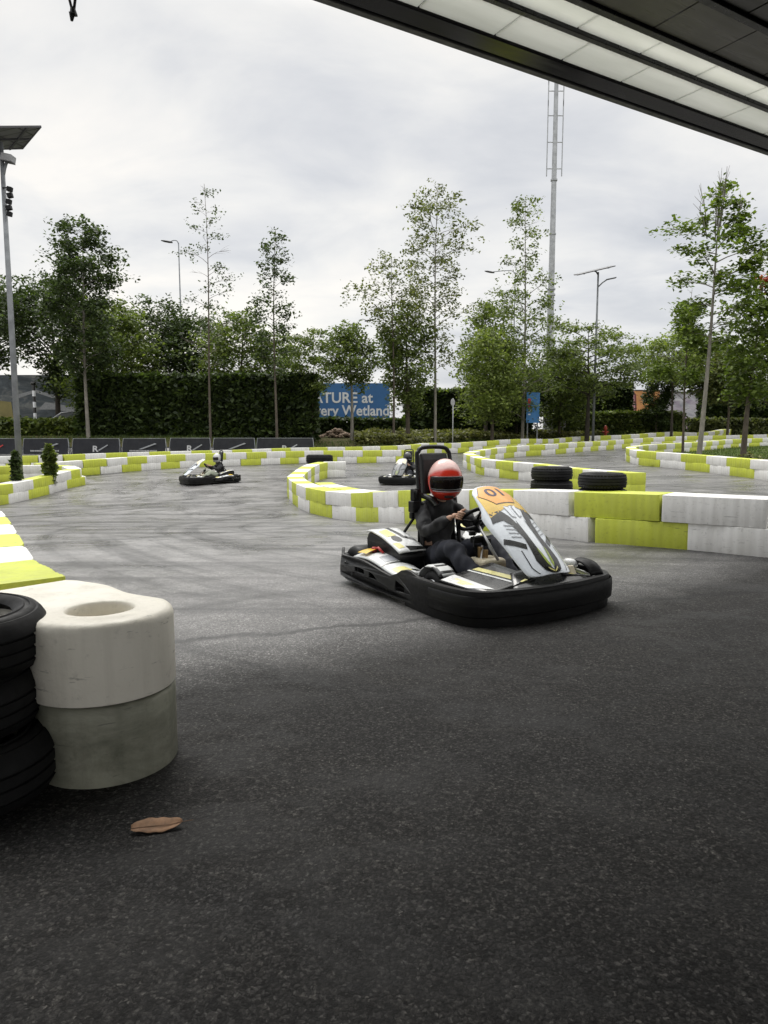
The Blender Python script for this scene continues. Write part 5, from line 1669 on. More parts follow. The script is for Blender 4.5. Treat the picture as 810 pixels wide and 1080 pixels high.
def lawn_extra(m, anchors, rnd):
    # dead twigs that stand out above the crown
    for i in range(11):
        a = rnd.uniform(0, 6.28); r = rnd.uniform(.1, 1.4)
        p0 = Vector((r * .4 * math.cos(a) + .25, r * .4 * math.sin(a), rnd.uniform(9.6, 11.2)))
        p1 = p0 + Vector((math.cos(a) * r * .5, math.sin(a) * r * .5, rnd.uniform(1.4, 2.7)))
        m.tube([p0, p0.lerp(p1, .5) + Vector((rnd.uniform(-.1, .1), 0, .1)), p1], [.030, .022, .009], 5, cap=False)
        for q in range(4):
            s0 = p0.lerp(p1, rnd.uniform(.4, .9)); e_ = s0 + Vector((rnd.uniform(-.35, .35), rnd.uniform(-.3, .3), rnd.uniform(.3, .8)))
            m.tube([s0, e_], [.014, .006], 4, cap=False)
T('lawn_tree', 'tall broad-leaved tree with forked pale trunk standing on the lawn at right', 738, 33.5, 190, .135, [(372, 12), (345, 26), (322, 34), (295, 46), (268, 48), (240, 44), (222, 22), (205, 22), (192, 8)], 24, 1900, .22, 'leaf_big', 'bark_grey', seed=24, rise=.42, flat=.45, clump=.26, lean=(.55, 0), extra=lawn_extra, t0=.45, burst=14, up=.8, twig=4)
T('lawn_tree', 'tree at the right edge with red blossom, rough trunk on the lawn', 785, 35, 298, .16, [(400, 18), (370, 28), (335, 30), (310, 20), (300, 8)], 28, 2000, .23, 'leaf_big', 'bark_brown', seed=25, rise=.5, clump=.42, lean=(.4, 0), t0=.35)
T('bushy_tree', 'autumn-tinted green tree behind the lawn, between the two lawn trees', 767, 58, 362, .13, [(425, 14), (410, 24), (390, 24), (366, 8)], 26, 2200, .23, 'leaf_olive', 'bark_brown', seed=26, rise=.5, clump=.5)
T('bushy_tree', 'green tree at the far right edge behind the lawn', 812, 57, 340, .15, [(425, 20), (408, 34), (375, 34), (345, 12)], 30, 3000, .24, 'leaf_mid', 'bark_brown', seed=27, rise=.5, clump=.5)
T('bushy_tree', 'tree filling the gap behind the half-dead young tree', 742, 60, 372, .13, [(412, 14), (402, 26), (388, 26), (375, 8)], 28, 3200, .24, 'leaf_mid', 'bark_dark', seed=28, rise=.5, clump=.5)
T('bushy_tree', 'dark tree behind the gap right of the blue hoarding', 545, 57, 392, .12, [(450, 18), (425, 30), (400, 26), (394, 8)], 26, 3200, .24, 'leaf_dark', 'bark_dark', seed=29, rise=.5, clump=.5)
# red blossom on the right-edge tree
b = gpt(797, 35.3); zb = hh(297, 35.3, 0)
fl = RNG.normal(size=(150, 3)) * np.array([.28, .28, .2]) + np.array([b.x, b.y, zb])
par = [o for o in COL.objects if o.get('label', '').startswith('tree at the right edge')][0]
fo = np_quads('blossom', leaf_quads(fl - np.array(par.location)[None, :], .14), M['flower'], par)


def hedge(name, label, x0p, x1p, Y, ytop, ybot, depth, leaf, nleaf, ls, core=True, group=None, wav=.10):
    a, b = gx(x0p, Y), gx(x1p, Y); xm = (a + b) / 2
    zt = at(CX, ytop, Y).z; zb = at(CX, ybot, Y).z if ybot else terr(xm, Y)
    zb = min(zb, terr(xm, Y)) - .05; H = zt - zb; Lx = b - a
    root = empty(name, (xm, Y + depth / 2, zb)); tag(root, label, 'hedge', group)
    m = MB(); nxs, nzs = max(6, int(Lx / .5)), max(3, int(H / .35))
    def bulge(x, z): return .16 * noise.noise(Vector((x * .8, z * .9, 3.3))) + .10 * noise.noise(Vector((x * 2.3, z * 2.1, 7)))
    # twiggy core with an uneven skin
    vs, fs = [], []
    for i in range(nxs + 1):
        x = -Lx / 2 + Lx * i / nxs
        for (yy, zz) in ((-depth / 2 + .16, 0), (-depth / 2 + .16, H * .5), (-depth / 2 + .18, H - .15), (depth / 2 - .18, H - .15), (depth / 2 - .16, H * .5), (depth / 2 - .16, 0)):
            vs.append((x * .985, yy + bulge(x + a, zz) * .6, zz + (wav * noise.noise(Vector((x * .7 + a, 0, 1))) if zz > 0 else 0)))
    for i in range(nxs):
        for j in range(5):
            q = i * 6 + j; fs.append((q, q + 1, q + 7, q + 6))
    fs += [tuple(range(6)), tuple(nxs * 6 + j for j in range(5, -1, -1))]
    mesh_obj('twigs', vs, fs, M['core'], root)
    rng = np.random.default_rng(int(x0p * 3 + ytop) + 999)
    top = rng.random(nleaf) < (depth / (depth + H))
    X = rng.uniform(-Lx / 2, Lx / 2, nleaf); Z = rng.uniform(0, H, nleaf); Yl = rng.uniform(-depth / 2, depth / 2, nleaf)
    Z = np.where(top, H, Z); Yl = np.where(top, Yl, -depth / 2)
    ends = rng.random(nleaf) < (depth / (Lx + depth) * .8); X = np.where(ends & ~top, np.sign(X) * Lx / 2, X); Yl = np.where(ends & ~top, rng.uniform(-depth / 2, depth / 2, nleaf), Yl)
    C = np.stack([X, Yl, Z], 1)
    bl = np.array([bulge(x + a, z) for x, z in zip(X, Z)]); wv = np.array([wav * noise.noise(Vector((x * .7 + a, 0, 1))) + .09 * noise.noise(Vector((x * 3.1 + a, 0, 5))) for x in X])
    C[:, 1] += np.where(top, 0, bl); C[:, 2] += wv * (Z / H)
    C += rng.normal(size=(nleaf, 3)) * .085
    np_quads('foliage', leaf_quads(C, ls, .25, rng=rng), M[leaf], root)
    return root


hedge('clipped_hedge', 'tall dark clipped hedge behind the black banners at left', 82, 332, 42.4, 397, 460, 1.6, 'leaf_hedge', 15000, .20)
hedge('clipped_hedge', 'low light green hedge in front of the grey mural at far left', -60, 88, 43.2, 444, 462, 1.0, 'leaf_low', 4200, .17)
hedge('clipped_hedge', 'low dark clipped hedge under the blue hoarding', 326, 425, 50.5, 443, 458, .8, 'leaf_hedge', 3000, .18)
hedge('clipped_hedge', 'dark shrubbery row behind the trunks at centre', 428, 560, 59, 412, 452, 2.0, 'leaf_hedge', 6500, .26, wav=.35)
hedge('clipped_hedge', 'tall clipped hedge right of the antenna mast', 583, 666, 63, 406, 446, 2.0, 'leaf_hedge', 6500, .24, wav=.3)
hedge('clipped_hedge', 'low yellow-green hedge in front of the orange hoarding', 592, 722, 60.5, 436, 452, 1.2, 'leaf_low', 6500, .20)
hedge('clipped_hedge', 'tall clipped hedge at far right behind the lawn', 744, 830, 64.5, 413, 452, 2.0, 'leaf_hedge', 7000, .25)
hedge('clipped_hedge', 'low brownish hedge at far right in front of the tall one', 728, 830, 62.5, 443, 453, 1.0, 'leaf_olive', 3600, .19)

# ground cover on the bank: one mass nobody could count
n_ = 26000
px_ = RNG.uniform(375, 640, n_); d_ = RNG.uniform(0, 1, n_)
pts = []
vy = verge_y
for i in range(n_):
    Y = 0
    x = gx(px_[i], 50)
    y0 = vy(x) + .9 + 1.0 * max(0, (430 - px_[i]) / 55)
    y = y0 + d_[i] * (6.5 if px_[i] > 420 else 4)
    x = gx(px_[i], y)
    hgt = .55 + .25 * noise.noise(Vector((x * .8, y * .8, 0)))
    pts.append((x, y, terr(x, y) + hgt * RNG.uniform(.15, 1.0)))
tag(np_quads('ground_cover', leaf_quads(np.array(pts), .17, .3), M['leaf_cover']), 'pale green leafy ground cover on the bank behind the back wall', 'ground cover', None, 'stuff')
# rough grass along the verge and blades on the lawn
def blades(name, label, P, h, mat):
    n = len(P); P = np.array(P); a = RNG.uniform(0, 6.28, n); hgt = h * RNG.uniform(.5, 1.3, n)
    d = np.stack([np.cos(a), np.sin(a), np.zeros(n)], 1) * .018
    t = np.stack([RNG.normal(size=n) * .35, RNG.normal(size=n) * .35, np.ones(n)], 1) * hgt[:, None]
    V = np.stack([P - d, P + d, P + t + d * .15, P + t - d * .15], 1)
    return tag(np_quads(name, V, M[mat]), label, 'grass', None, 'stuff')
P_ = []
for i in range(9000):
    x = random.uniform(-26, 14); y = vy(x) + random.uniform(.1, 3.4) ; P_.append((x, y, terr(x, y) + .04))
blades('rough_grass', 'rough dry grass on the verge behind the banners', P_, .16, 'blade')

# lawn inside the right hairpin
dsp = WALLS['D'][0]
poly = [(p.x, p.y) for p in dsp] + [(45, dsp[-1].y), (45, dsp[0].y)]
def inside(x, y):
    c = False; j = len(poly) - 1
    for i in range(len(poly)):
        if (poly[i][1] > y) != (poly[j][1] > y) and x < (poly[j][0] - poly[i][0]) * (y - poly[i][1]) / (poly[j][1] - poly[i][1]) + poly[i][0]: c = not c
        j = i
    return c
vs, fs = [], []; idx = {}
x = 8.0
cells = [(i * .5, j * .5) for i in range(14, 90) for j in range(36, 124)]
for (cx_, cy_) in cells:
    if inside(cx_ + .25, cy_ + .25):
        f_ = []
        for (dx, dy) in ((0, 0), (.5, 0), (.5, .5), (0, .5)):
            key = (cx_ + dx, cy_ + dy)
            if key not in idx: idx[key] = len(vs); vs.append((key[0], key[1], terr(*key) + .05))
            f_.append(idx[key])
        fs.append(f_)
tag(mesh_obj('lawn', vs, fs, M['lawn'], smooth=True), kind='structure')
P_ = []
while len(P_) < 16000:
    x = random.uniform(9, 36); y = random.uniform(21, 58)
    if inside(x, y): P_.append((x, y, terr(x, y) + .04))
blades('lawn_grass', 'short green grass on the lawn inside the right hairpin', P_, .13, 'blade')
# soil inside the left island
ipoly = [(p.x, p.y) for p in WALLS['L'][0]]
vs = [(p[0], p[1], terr(*p) + .04) for p in ipoly]
cxy = (sum(p[0] for p in ipoly) / len(ipoly) - 2, sum(p[1] for p in ipoly) / len(ipoly))
vs.append((cxy[0], cxy[1], terr(*cxy) + .04))
tag(mesh_obj('island_soil', vs, [(i, i + 1, len(vs) - 1) for i in range(len(vs) - 2)], M['grass_dry'], smooth=True), kind='structure')


def shrub(px, Y, ytop, ybot, hw, label, leaf, n, ls, pointy):
    b = gpt(px, Y); H = hh(ytop, Y, b.z)
    root = empty('young_shrub', b); tag(root, label, 'shrub', 'young shrubs in the left island')
    m = MB()
    for i in range(5):
        a = i * 1.26; m.tube([(0, 0, -.05), (.06 * math.cos(a), .06 * math.sin(a), H * .5), (.12 * math.cos(a), .12 * math.sin(a), H * .9)], [.016, .011, .005], 5)
    m.build('stem', M['bark_brown'], root, True)
    rng = np.random.default_rng(int(px)); t = rng.random(n) ** .8
    r = hw / FPX * Y * ((1 - t) ** .6 if pointy else np.sqrt(np.clip(1 - (2 * t - 1) ** 2, .05, 1)) * (.8 + .2 * np.sin(t * 19))) * np.sqrt(rng.random(n)); a = rng.uniform(0, 6.28, n)
    C = np.stack([r * np.cos(a), r * np.sin(a), H * (.12 + .9 * t)], 1)
    np_quads('foliage', leaf_quads(C, ls, .3, rng=rng), M[leaf], root)
shrub(14.5, 23.6, 477, 505, 6.5, 'dark young shrub left of the lamp post in the island', 'leaf_hedge', 650, .11, False)
shrub(50.5, 25.0, 470, 498, 8.5, 'light green young shrub right of the lamp post in the island', 'leaf_low', 800, .12, False)
# small tufts at the foot of the lawn tree
for (px, Y, lab) in ((727, 33, 'small white-tipped tuft at the left foot of the lawn tree'), (790, 34.2, 'small tuft of weeds by the rough trunk at the right edge')):
    b = gpt(px, Y); root = empty('grass_tuft', b); tag(root, lab, 'tuft', 'tufts on the lawn')
    P = RNG.normal(size=(90, 3)) * np.array([.16, .16, .1]) + np.array([0, 0, .18]); np_quads('foliage', leaf_quads(P, .12), M['leaf_cover'], root)
# pile of rubble by the hedge end
root = empty('rubble_pile', gpt(355, 46.5)); tag(root, 'pale brown heap of rubble below the blue hoarding', 'rubble')
m = MB()
rr_ = random.Random(4)
bm = bmesh.new()
for i in range(46):
    a = rr_.uniform(0, 6.28); r = rr_.uniform(0, 1) ** .7; s_ = rr_.uniform(.10, .24)
    q = bmesh.ops.create_icosphere(bm, subdivisions=1, radius=s_)['verts']
    c = Vector((r * 1.05 * math.cos(a), r * .5 * math.sin(a), .52 * (1 - r ** 1.3) + .06)); sc = Vector((rr_.uniform(.7, 1.4), rr_.uniform(.7, 1.4), rr_.uniform(.5, .9)))
    for v in q: v.co = Vector((v.co.x * sc.x, v.co.y * sc.y, v.co.z * sc.z)) * (1 + rr_.uniform(-.15, .15)) + c
me = bpy.data.meshes.new('rubble'); bm.to_mesh(me); bm.free(); me.materials.append(M['rock'])
link(bpy.data.objects.new('stones', me), root)['kind'] = 'stuff'

# ------------------------------------------------------------------ lamps, mast, signs
def pole_lamp(px, Y, ytop, arm_to, label, r=.07, mat='galv_dark', base_gone=False):
    b = gpt(px, Y); H = hh(ytop, Y, b.z); root = empty('street_lamp', b); tag(root, label, 'street lamp', 'street lamps')
    ax = at(arm_to[0], arm_to[1], Y).x - b.x; az = hh(arm_to[1], Y, b.z)
    MB().tube([(0, 0, -.1), (0, 0, H * .5), (0, 0, H)], [r, r * .8, r * .55], 10).build('pole', M[mat], root, True)
    MB().tube(smooth_path([(0, 0, H - .15), (ax * .12, 0, H + .10), (ax * .45, 0, max(H, az) + .10), (ax * .8, 0, az + .02)], 5), r * .42, 8).build('arm', M[mat], root, True)
    sg = 1 if ax > 0 else -1
    hd = MB().lathe([(0, -.42), (.09, -.40), (.15, -.15), (.14, .2), (.06, .40), (0, .42)], 12, Matrix.Translation((ax * .8 + sg * .28, 0, az + .02)) @ Matrix.Rotation(R(90) * sg - R(10) * sg, 4, 'Y') @ Matrix.Diagonal((.5, 1, 1, 1))).build('lamp_head', M['lampgrey'], root, True)
    return root
pole_lamp(194.5, 52, 256, (178, 255), 'grey street lamp with curved arm rising behind the tall hedge')
pole_lamp(376, 57, 343, (389, 338), 'thin street lamp mostly hidden by the dense tree before the blue hoarding', .05)
pole_lamp(540, 60, 287, (514, 287), 'street lamp whose arm shows left of the tree beside the mast')


def solar_lamp(px, Y, top, panel, tilt, label, r, armpt, hw_, dpt, mat, pole_bot=None, azrot=0.0, head='flat'):
    b = gpt(px, Y); H = hh(top, Y, b.z); root = empty('solar_street_lamp', b); tag(root, label, 'street lamp', 'solar street lamps')
    MB().tube([(0, 0, -.1), (0, 0, H * .5), (0, 0, H)], [r, r * .85, r * .6], 12).tube([(0, 0, 0), (0, 0, .03)], r * 2.2, 12).build('pole', M[mat], root, True)
    px_ = at(panel[0], panel[1], Y).x - b.x
    rot = Matrix.Rotation(azrot, 3, 'Z') @ Matrix.Rotation(tilt[0], 3, 'X') @ Matrix.Rotation(tilt[1], 3, 'Y')
    pn = MB().box((px_, 0, H + .12), (hw_ * 2, dpt, .04), rot)
    pn = pn.build('solar_panel', M['solar'], root, bevel=.006)
    fr = MB()
    c = Vector((px_, 0, H + .12))
    for s in (-1, 1):
        fr.box(c + rot @ Vector((0, s * dpt / 2, -.006)), (hw_ * 2 + .05, .05, .06), rot).box(c + rot @ Vector((s * hw_, 0, -.006)), (.05, dpt, .06), rot)
    for q in (-.33, .33): fr.box(c + rot @ Vector((q * hw_ * 2, 0, -.045)), (.06, dpt * .96, .05), rot)
    fr.box(c + rot @ Vector((0, 0, -.05)), (hw_ * 1.9, .06, .05), rot)
    fr.tube([(0, 0, H - .2), (px_ * .5, 0, H + .02), (px_, 0, H + .09)], r * .55, 8)
    fr.build('panel_frame', M['lampgrey'], pn, auto=30)
    ax = at(armpt[0], armpt[1], Y).x - b.x; az = hh(armpt[1], Y, b.z); a0 = hh(armpt[2], Y, b.z)
    MB().tube([(0, 0, a0), (ax * .5, 0, (a0 + az) / 2 + .05), (ax, 0, az)], r * .45, 8).build('arm', M[mat], root, True)
    if head == 'flat':
        MB().box((ax + .30, 0, az + .07), (.75, .26, .07), Matrix.Rotation(R(-12), 3, 'Y')).build('lamp_head', M['lampgrey'], root, bevel=.03, seg=3)
    else:
        lh = MB().box((ax + .08, -.05, az + .10), (.36, .34, .22), Matrix.Rotation(R(12), 3, 'Y')).build('lamp_head', M['lamppale'], root, bevel=.03, seg=2)
        MB().box((ax + .10, -.05, az - .025), (.30, .28, .02), Matrix.Rotation(R(12), 3, 'Y')).build('lamp_glass', M['lampgrey'], lh, bevel=.004)
    return root, b, H


solar_lamp(625.5, 53, 287, (627, 281), (R(12), R(-13)), 'black solar street lamp with tilted panel standing right of the antenna mast', .10, (640, 295, 303), 1.32, 1.2, 'galv_dark')
Yl = 24.3
rt, b, H = solar_lamp(18.5, Yl, 150, (-11, 134), (R(0), R(-15)), 'grey solar lamp post with pale floodlight in the left island', .105, (7, 171, 188), 1.28, 2.3, 'galv_mid', azrot=R(40), head='box')
zc = hh(199, Yl, b.z); zl = hh(225, Yl, b.z)
x1 = at(8, 200, Yl).x - b.x
x_p = 0
m = MB().tube([(0, -.08, zc), (x1 + .1, -.1, zc)], .025, 6)
for i in range(5):
    t = i / 4; m.box((x1 + .12 - .07 * t + .02 * math.sin(i * 2), -.1, zc - .05 - (zc - zl) * t), (.16 + .03 * math.sin(i * 3), .14, .15), Matrix.Rotation(R(12 * (-1) ** i), 3, 'Y'))
m.build('loudspeaker', M['black'], rt, bevel=.03, seg=2)

# antenna mast
b = gpt(577.5, 62); root = empty('antenna_mast', b); tag(root, 'tall galvanised antenna mast with rod aerials at centre right', 'mast')
Ym = 62; sc = Ym / FPX
H = hh(40, Ym, b.z)
z1 = hh(400, Ym, b.z); z2 = hh(310, Ym, b.z); z3 = hh(190, Ym, b.z)
mst = MB().tube([(0, 0, -.2), (0, 0, z1), (0, 0, z2), (0, 0, z3), (0, 0, H)], [5.6 * sc, 4.2 * sc, 3.2 * sc, 2.5 * sc, 1.8 * sc], 18)
for (py, rr) in ((311, 4.3), (305, 4.3), (411, 5.8), (190, 3.4), (247, 3.4), (366, 4.6)):
    z = hh(py, Ym, b.z); mst.tube([(0, 0, z - .07), (0, 0, z + .07)], rr * sc, 18)
mst.build('pole', M['galv'], root, auto=40)
m = MB()
for s in (-1, 1):
    m.box((s * 4.2 * sc, -.45, z1 * .48), (.05, .05, z1 * .95))
for i in range(int(z1 / .55)): m.box((0, -.45, .4 + i * .55), (.4, .03, .03))
m.build('ladder', M['galv'], root)
for (pt, pb, brs) in ((80, 108, (96,)), (106, 182, (122, 150, 178)), (60, 84, (72,))):
    za, zb_ = hh(pb, Ym, b.z), hh(pt, Ym, b.z)
    for s in (-1, 1):
        for dy in (0,):
            m = MB().tube([(s * 7.6 * sc, dy, za - .3), (s * 7.6 * sc, dy, zb_)], .045, 8)
            for bp in brs: 
                z = hh(bp, Ym, b.z); m.tube([(s * 7.6 * sc, dy, z), (0, 0, z)], .04, 6)
            m.build('aerial_rod', M['galv'], root, auto=40)
MB().box((1.0, -.5, hh(398, Ym, b.z)), (.14, .14, 3.0)).box((-.45, -.75, 2.0), (.25, .12, 1.4)).build('cable_box', M['galv'], root)
# base cabinet by the mast
root = empty('utility_cabinet', gpt(589, 60)); tag(root, 'small pale utility box on a post at the mast foot', 'utility box')
MB().box((.35, 0, 1.1), (.42, .25, .5)).build('box', M['lamppale'], root, bevel=.02); MB().tube([(.35, 0, 0), (.35, 0, .9)], .035, 8).build('post', M['galv'], root, True)


def add_text(body, size, mat, parent, loc, rot, bold=0.0, name='lettering', sx=1.0, align='LEFT', shear=0.0):
    me = text_mesh(body, size, bold, .004, align, shear); me.materials.append(mat); me.name = name
    o = link(bpy.data.objects.new(name, me), parent); o.location = loc; o.rotation_euler = rot; o.scale = (sx, 1, 1); return o
FR = (math.pi / 2, 0, 0)
# blue hoarding with white lettering
Yb = 53.5; xa, xb = gx(300, Yb), gx(411, Yb); zb_, zt = at(CX, 444, Yb).z, at(CX, 404, Yb).z
root = empty('blue_hoarding', (xa, Yb, terr((xa + xb) / 2, Yb))); tag(root, 'blue hoarding with white lettering behind the dense trees at centre left', 'hoarding')
z0 = root.location.z
MB().box(((xb - xa) / 2, .06, (zb_ + zt) / 2 - z0), (xb - xa, .08, zt - zb_)).build('panel', M['blue'], root, bevel=.01)
m = MB()
for i in range(5): m.box((.3 + (xb - xa - .6) * i / 4, .18, (zt - z0) / 2 - .15), (.12, .12, zt - z0 - .2))
m.build('frame', M['galv_dark'], root)
lx = lambda px: gx(px, Yb) - xa
sz = 1.08
add_text('NATURE at', sz, M['wtext'], root, (lx(318.5), 0, at(CX, 420, Yb).z - z0), FR, .022)
add_text('Discovery Wetlands', sz, M['wtext'], root, (lx(299), 0, at(CX, 433.5, Yb).z - z0), FR, .022, sx=.93)
# small blue sign near the mast, with red and white print
Yq = 49.3; root = empty('blue_sign', gpt(561.5, Yq)); tag(root, 'small upright blue sign with red and white print beside the mast foot', 'sign')
z0 = root.location.z; h0, h1 = at(CX, 446, Yq).z - z0, at(CX, 414, Yq).z - z0; wd = 13.5 / FPX * Yq
MB().box((0, 0, (h0 + h1) / 2), (wd, .10, h1 - h0)).build('panel', M['blue2'], root, bevel=.01)
MB().box((-wd * .38, .08, h0 / 2), (.08, .08, h0 + .3)).box((wd * .38, .08, h0 / 2), (.08, .08, h0 + .3)).build('post', M['galv_dark'], root)
m = MB().box((-wd * .30, -.055, h0 + (h1 - h0) * .72), (wd * .22, .01, .34)).box((-wd * .28, -.055, h0 + (h1 - h0) * .55), (wd * .2, .01, .14)); m.build('red_print', M['bred'], root)
MB().box((-wd * .28, -.055, h0 + (h1 - h0) * .42), (wd * .16, .01, .22)).box((-wd * .28, -.055, h0 + (h1 - h0) * .28), (wd * .16, .01, .08)).build('white_print', M['wtext'], root)
# grey mural hoarding at left
Ya = 58; xa, xb = gx(-80, Ya), gx(92, Ya); zm = terr(-20, Ya)
root = empty('mural_hoarding', ((xa + xb) / 2, Ya, zm)); tag(root, 'long dark grey hoarding printed with a blurred mural, at far left', 'hoarding')
zt, zb_ = at(CX, 395.5, Ya).z - zm, at(CX, 446, Ya).z - zm
MB().box((0, 0, (zt + zb_) / 2), (xb - xa, .1, zt - zb_)).build('panel', M['mural'], root)
lx = lambda px: gx(px, Ya) - (xa + xb) / 2
lz = lambda py: at(CX, py, Ya).z - zm
MB().prism([(lx(-20), lz(446)), (lx(16), lz(446)), (lx(14), lz(424)), (lx(-20), lz(420))], -.062, -.055).build('mustard_print', M['olive_panel'], root)
MB().prism([(lx(18), lz(417)), (lx(40), lz(411)), (lx(64), lz(418)), (lx(58), lz(420)), (lx(40), lz(414)), (lx(22), lz(420))], -.062, -.055).prism([(lx(42), lz(432)), (lx(50), lz(424)), (lx(84), lz(430)), (lx(84), lz(436)), (lx(60), lz(432))], -.064, -.057).build('pale_print', M['ggrey'], root)
# black and white banded post in front of it
root = empty('banded_post', gpt(38, 46.5)); tag(root, 'black and white banded post before the grey mural', 'post'); z0 = root.location.z
m = MB(); zt = at(CX, 402, 46.5).z - z0; zl0 = at(CX, 447, 46.5).z - z0
k = 0
z = 0; segs = 9
for i in range(segs):
    m.tube([(0, 0, zt * .93 * i / segs), (0, 0, zt * .93 * (i + 1) / segs)], .10, 10, mi=i % 2)
m.build('post', [M['gblack'], M['wtext']], root); MB().lathe([(0, zt), (.16, zt - .05), (.18, zt - .2), (.12, zt * .93), (0, zt * .93)], 12).build('cap', M['gblack'], root, True)
# parked car behind the low hedge
Yc = 46.2
root = empty('parked_car', gpt(78, Yc), R(8)); tag(root, 'dark parked car behind the low hedge, roof and windscreen showing', 'car')
cs_ = [(-2.2, .35), (-2.25, .75), (-1.3, .95), (-.55, 1.42), (.9, 1.45), (1.75, 1.0), (2.2, .92), (2.25, .4)]
MB().prism([(p[0], p[1]) for p in [(-2.2, .32), (-2.28, .62), (-2.1, .82), (-1.2, .95), (1.75, 1.0), (2.2, .9), (2.27, .5), (2.2, .32)]], -.85, .85).build('body', M['car'], root, bevel=.09, seg=3)
MB().prism([(-1.15, .95), (-.5, 1.42), (.05, 1.50), (.85, 1.47), (1.65, .99)], -.72, .72).build('cabin', M['car_glass'], root, bevel=.06, seg=3)
MB().box((.15, 0, 1.495), (1.3, 1.3, .04)).build('roof', M['car'], root, bevel=.018)
MB().tube([(-1.20, -.735, .97), (-.52, -.735, 1.43), (.05, -.73, 1.51)], .035, 6).tube([(-1.20, .735, .97), (-.52, .735, 1.43), (.05, .73, 1.51)], .035, 6).build('pillar', M['car_trim'], root, True)
for sx_ in (-1.35, 1.4):
    for sy_ in (-.82, .82):
        w_ = MB().lathe([(.2, -.1), (.31, -.1), (.33, -.06), (.33, .06), (.31, .1), (.2, .1)], 20, Matrix.Translation((sx_, sy_, .33)) @ Matrix.Rotation(math.pi / 2, 4, 'X'), closed=True).build('wheel', M['tyre'], root, auto=40)
        MB().lathe([(.0, -.06), (.2, -.08), (.2, .08), (0, .06)], 16, Matrix.Translation((sx_, sy_, .33)) @ Matrix.Rotation(math.pi / 2, 4, 'X')).build('rim', M['metal'], w_, auto=40)

# black banners along the verge, each on its own frame
xsb = [(-46, -4), (-3, 23), (24, 71), (76, 125), (129, 174), (179, 221), (225, 268), (272, 330)]
xsb = [(-40, 20), (24, 71), (76, 125), (129, 174), (179, 221), (225, 268), (271, 330)]
wh = ['cut off by the left edge', 'crossed by the lamp post', 'just right of the lamp post', 'second right of the lamp post', 'left of the far kart driver', 'right of the far kart driver', 'at the right end of the row']
for i, (p0, p1) in enumerate(xsb):
    Yn = 37.6 + .15 * (i > 4); a, b_ = gx(p0, Yn), gx(p1, Yn); zt = at(CX, 463 - .4 * (i > 3), Yn).z; zb_ = zt - .80
    g0 = terr((a + b_) / 2, Yn)
    root = empty('banner', ((a + b_) / 2, Yn, g0)); tag(root, 'black banner with pale print on the verge, ' + wh[i], 'banner', 'black banners along the verge')
    wd = b_ - a; rot = Matrix.Rotation(R(-9), 3, 'X')
    z0 = zb_ - g0; zc_ = (zt + zb_) / 2 - g0
    MB().box((0, 0, zc_), (wd, .025, .80), rot).build('sheet', M['banner'], root)
    m = MB()
    for s in (-1, 1):
        m.tube([(s * (wd / 2 - .02), .07, zc_ + .43), (s * (wd / 2 + .10), -.06, z0 - .25)], .022, 6).tube([(s * (wd / 2 - .02), .07, zc_ + .43), (s * (wd / 2 - .02), .45, z0 - .2)], .02, 6)
    m.tube([(-wd / 2, .075, zc_ + .42), (wd / 2, .075, zc_ + .42)], .02, 6)
    m.build('frame', M['galv_dark'], root, True)
    yy = lambda z: -.018 + (z - zc_) * .158
    if i % 2 == 0:
        z = zc_ - .13
        add_text('R', .44, M['bannertext'], root, (-.18, yy(z) - .006, z), (math.pi / 2 - R(9), 0, 0), .012, 'lettering', 1.15)
        MB().prism([(.1, z - .06), (.62, z + .24), (.66, z + .20), (.2, z - .08)], yy(z) - .012, yy(z) - .004).build('swoosh', M['bred'] if i == 0 else M['ggrey'], root)
    else:
        z = zc_ - .22; m = MB(); xx = -wd * .34
        while xx < wd * .30:      # a line of small print, too small in the photo to read
            q = random.uniform(.03, .07); m.box((xx + q / 2, yy(z) - .006, z), (q, .008, .075)); xx += q + random.uniform(.012, .03)
        m.build('small_print', M['bannertext'], root)
        MB().prism([(-.30, z + .08), (wd * .26, z + .40), (wd * .30, z + .36), (-.1, z + .08)], yy(z) - .02, yy(z) + .02).build('swoosh', M['ggrey'], root)

# round sign seen from behind, hydrant
root = empty('sign_post', gpt(477.5, 45.5)); tag(root, 'round sign on a thin pale post in the ground cover', 'sign'); z0 = root.location.z
zt = at(CX, 420, 45.5).z - z0
MB().tube([(0, 0, -.1), (0, 0, zt)], .035, 8).build('post', M['galv'], root, True)
MB().lathe([(0, -.012), (.22, -.012), (.225, 0), (.22, .012), (0, .012)], 24, Matrix.Translation((-.02, -.05, zt - .26)) @ Matrix.Rotation(R(48), 4, 'Z') @ Matrix.Rotation(math.pi / 2, 4, 'X')).build('disc', M['lamppale'], root, auto=40)
root = empty('fire_hydrant', gpt(638.5, 57.5)); tag(root, 'red fire hydrant by the low hedge at centre right', 'hydrant')
zt = at(CX, 448.5, 57.5).z - root.location.z
MB().lathe([(.16, 0), (.16, .06), (.11, .07), (.11, zt * .72), (.15, zt * .74), (.15, zt * .80), (.10, zt * .92), (.03, zt), (0, zt)], 14).build('body', M['hydrant'], root, True)
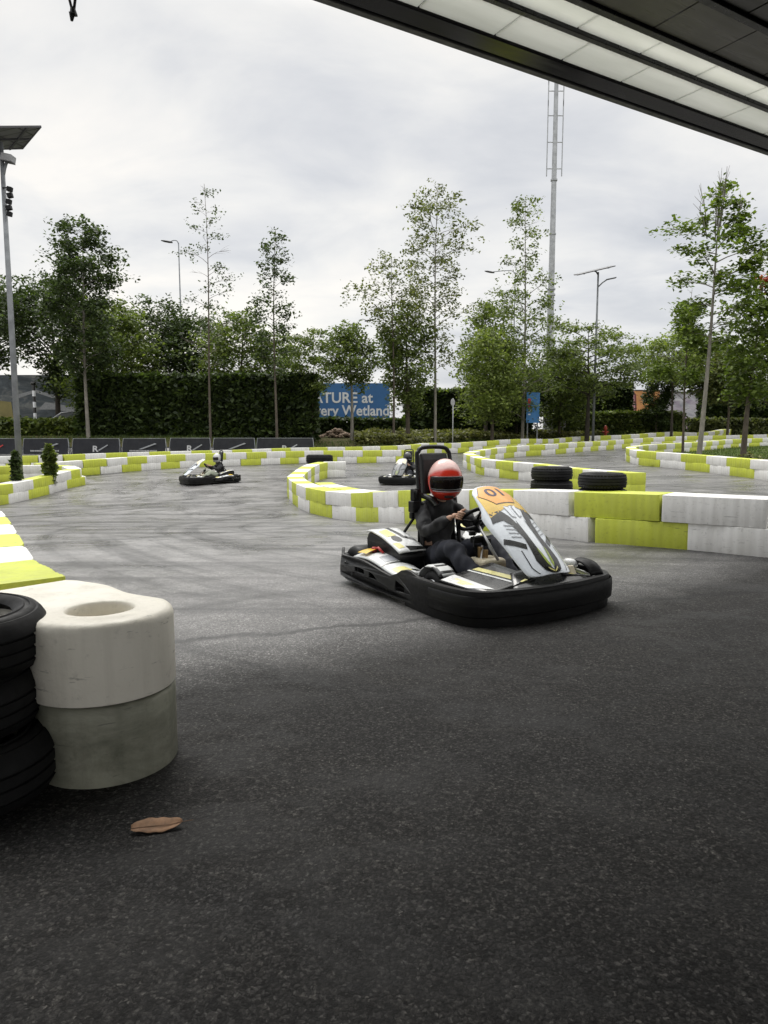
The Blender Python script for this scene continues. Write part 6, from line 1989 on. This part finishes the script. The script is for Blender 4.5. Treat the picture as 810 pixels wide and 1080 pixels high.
MB().tube([(-.24, 0, zt * .58), (.24, 0, zt * .58)], .07, 10).tube([(0, -.22, zt * .5), (0, 0, zt * .5)], .08, 10).build('outlet', M['hydrant'], root, True)
# orange hoarding, pale mural hoarding and a pink flag-shaped board, far right of centre
Yo = 78; zo = terr(25, Yo)
root = empty('orange_hoarding', (gx(678.5, Yo), Yo, zo)); tag(root, 'plain orange hoarding beyond the low hedge', 'hoarding')
zt = at(CX, 412.5, Yo).z - zo
MB().box((0, 0, zt / 2), (25 / FPX * Yo, 1.6, zt)).build('panel', M['orange_wall'], root, bevel=.02); MB().box((0, 0, zt + .05), (26 / FPX * Yo, 1.7, .1)).build('capping', M['lip'], root)
root = empty('mural_hoarding', (gx(728, Yo), Yo + .2, zo)); tag(root, 'pale mural hoarding right of the orange one', 'hoarding')
zt2 = at(CX, 414, Yo).z - zo; wd = 76 / FPX * Yo
MB().box((0, 0, zt2 / 2), (wd, .3, zt2)).build('panel', M['mural2'], root); MB().box((0, -.05, zt2 + .06), (wd, .5, .12)).build('capping', M['lip'], root)
MB().prism([(-2.2, .4), (-1.8, 1.5), (-.4, 1.9), (.6, 1.0), (.2, .4)], -.17, -.16).prism([(1.3, .5), (1.6, 2.0), (2.4, 1.6), (3.0, .6)], -.17, -.16).build('purple_print', plain_once('mauve_print', (.35, .25, .36), .6), root)
root = empty('pink_board', (gx(662.5, 74), 74, terr(25, 74))); tag(root, 'curved pink and maroon board beside the orange hoarding', 'board')
zp = at(CX, 411.5, 74).z - root.location.z
MB().prism([(-.55, 0), (.62, 0), (.62, zp * .55), (.42, zp), (.34, zp * .8), (.1, zp * .5), (-.3, zp * .25)], -.06, .06).build('panel', M['pink'], root)
MB().prism([(.40, zp * .96), (.66, zp * .9), (.80, zp * .5), (.78, 0), (.64, 0), (.64, zp * .55)], -.05, .05).build('edge', M['maroon'], root)
# kerbed footpath behind the ground cover
pth = sheet('footpath', lambda x: verge_y(x) + 10.6, lambda x: verge_y(x) + 12.2, -4, 30, .10, M['concrete'], .5)
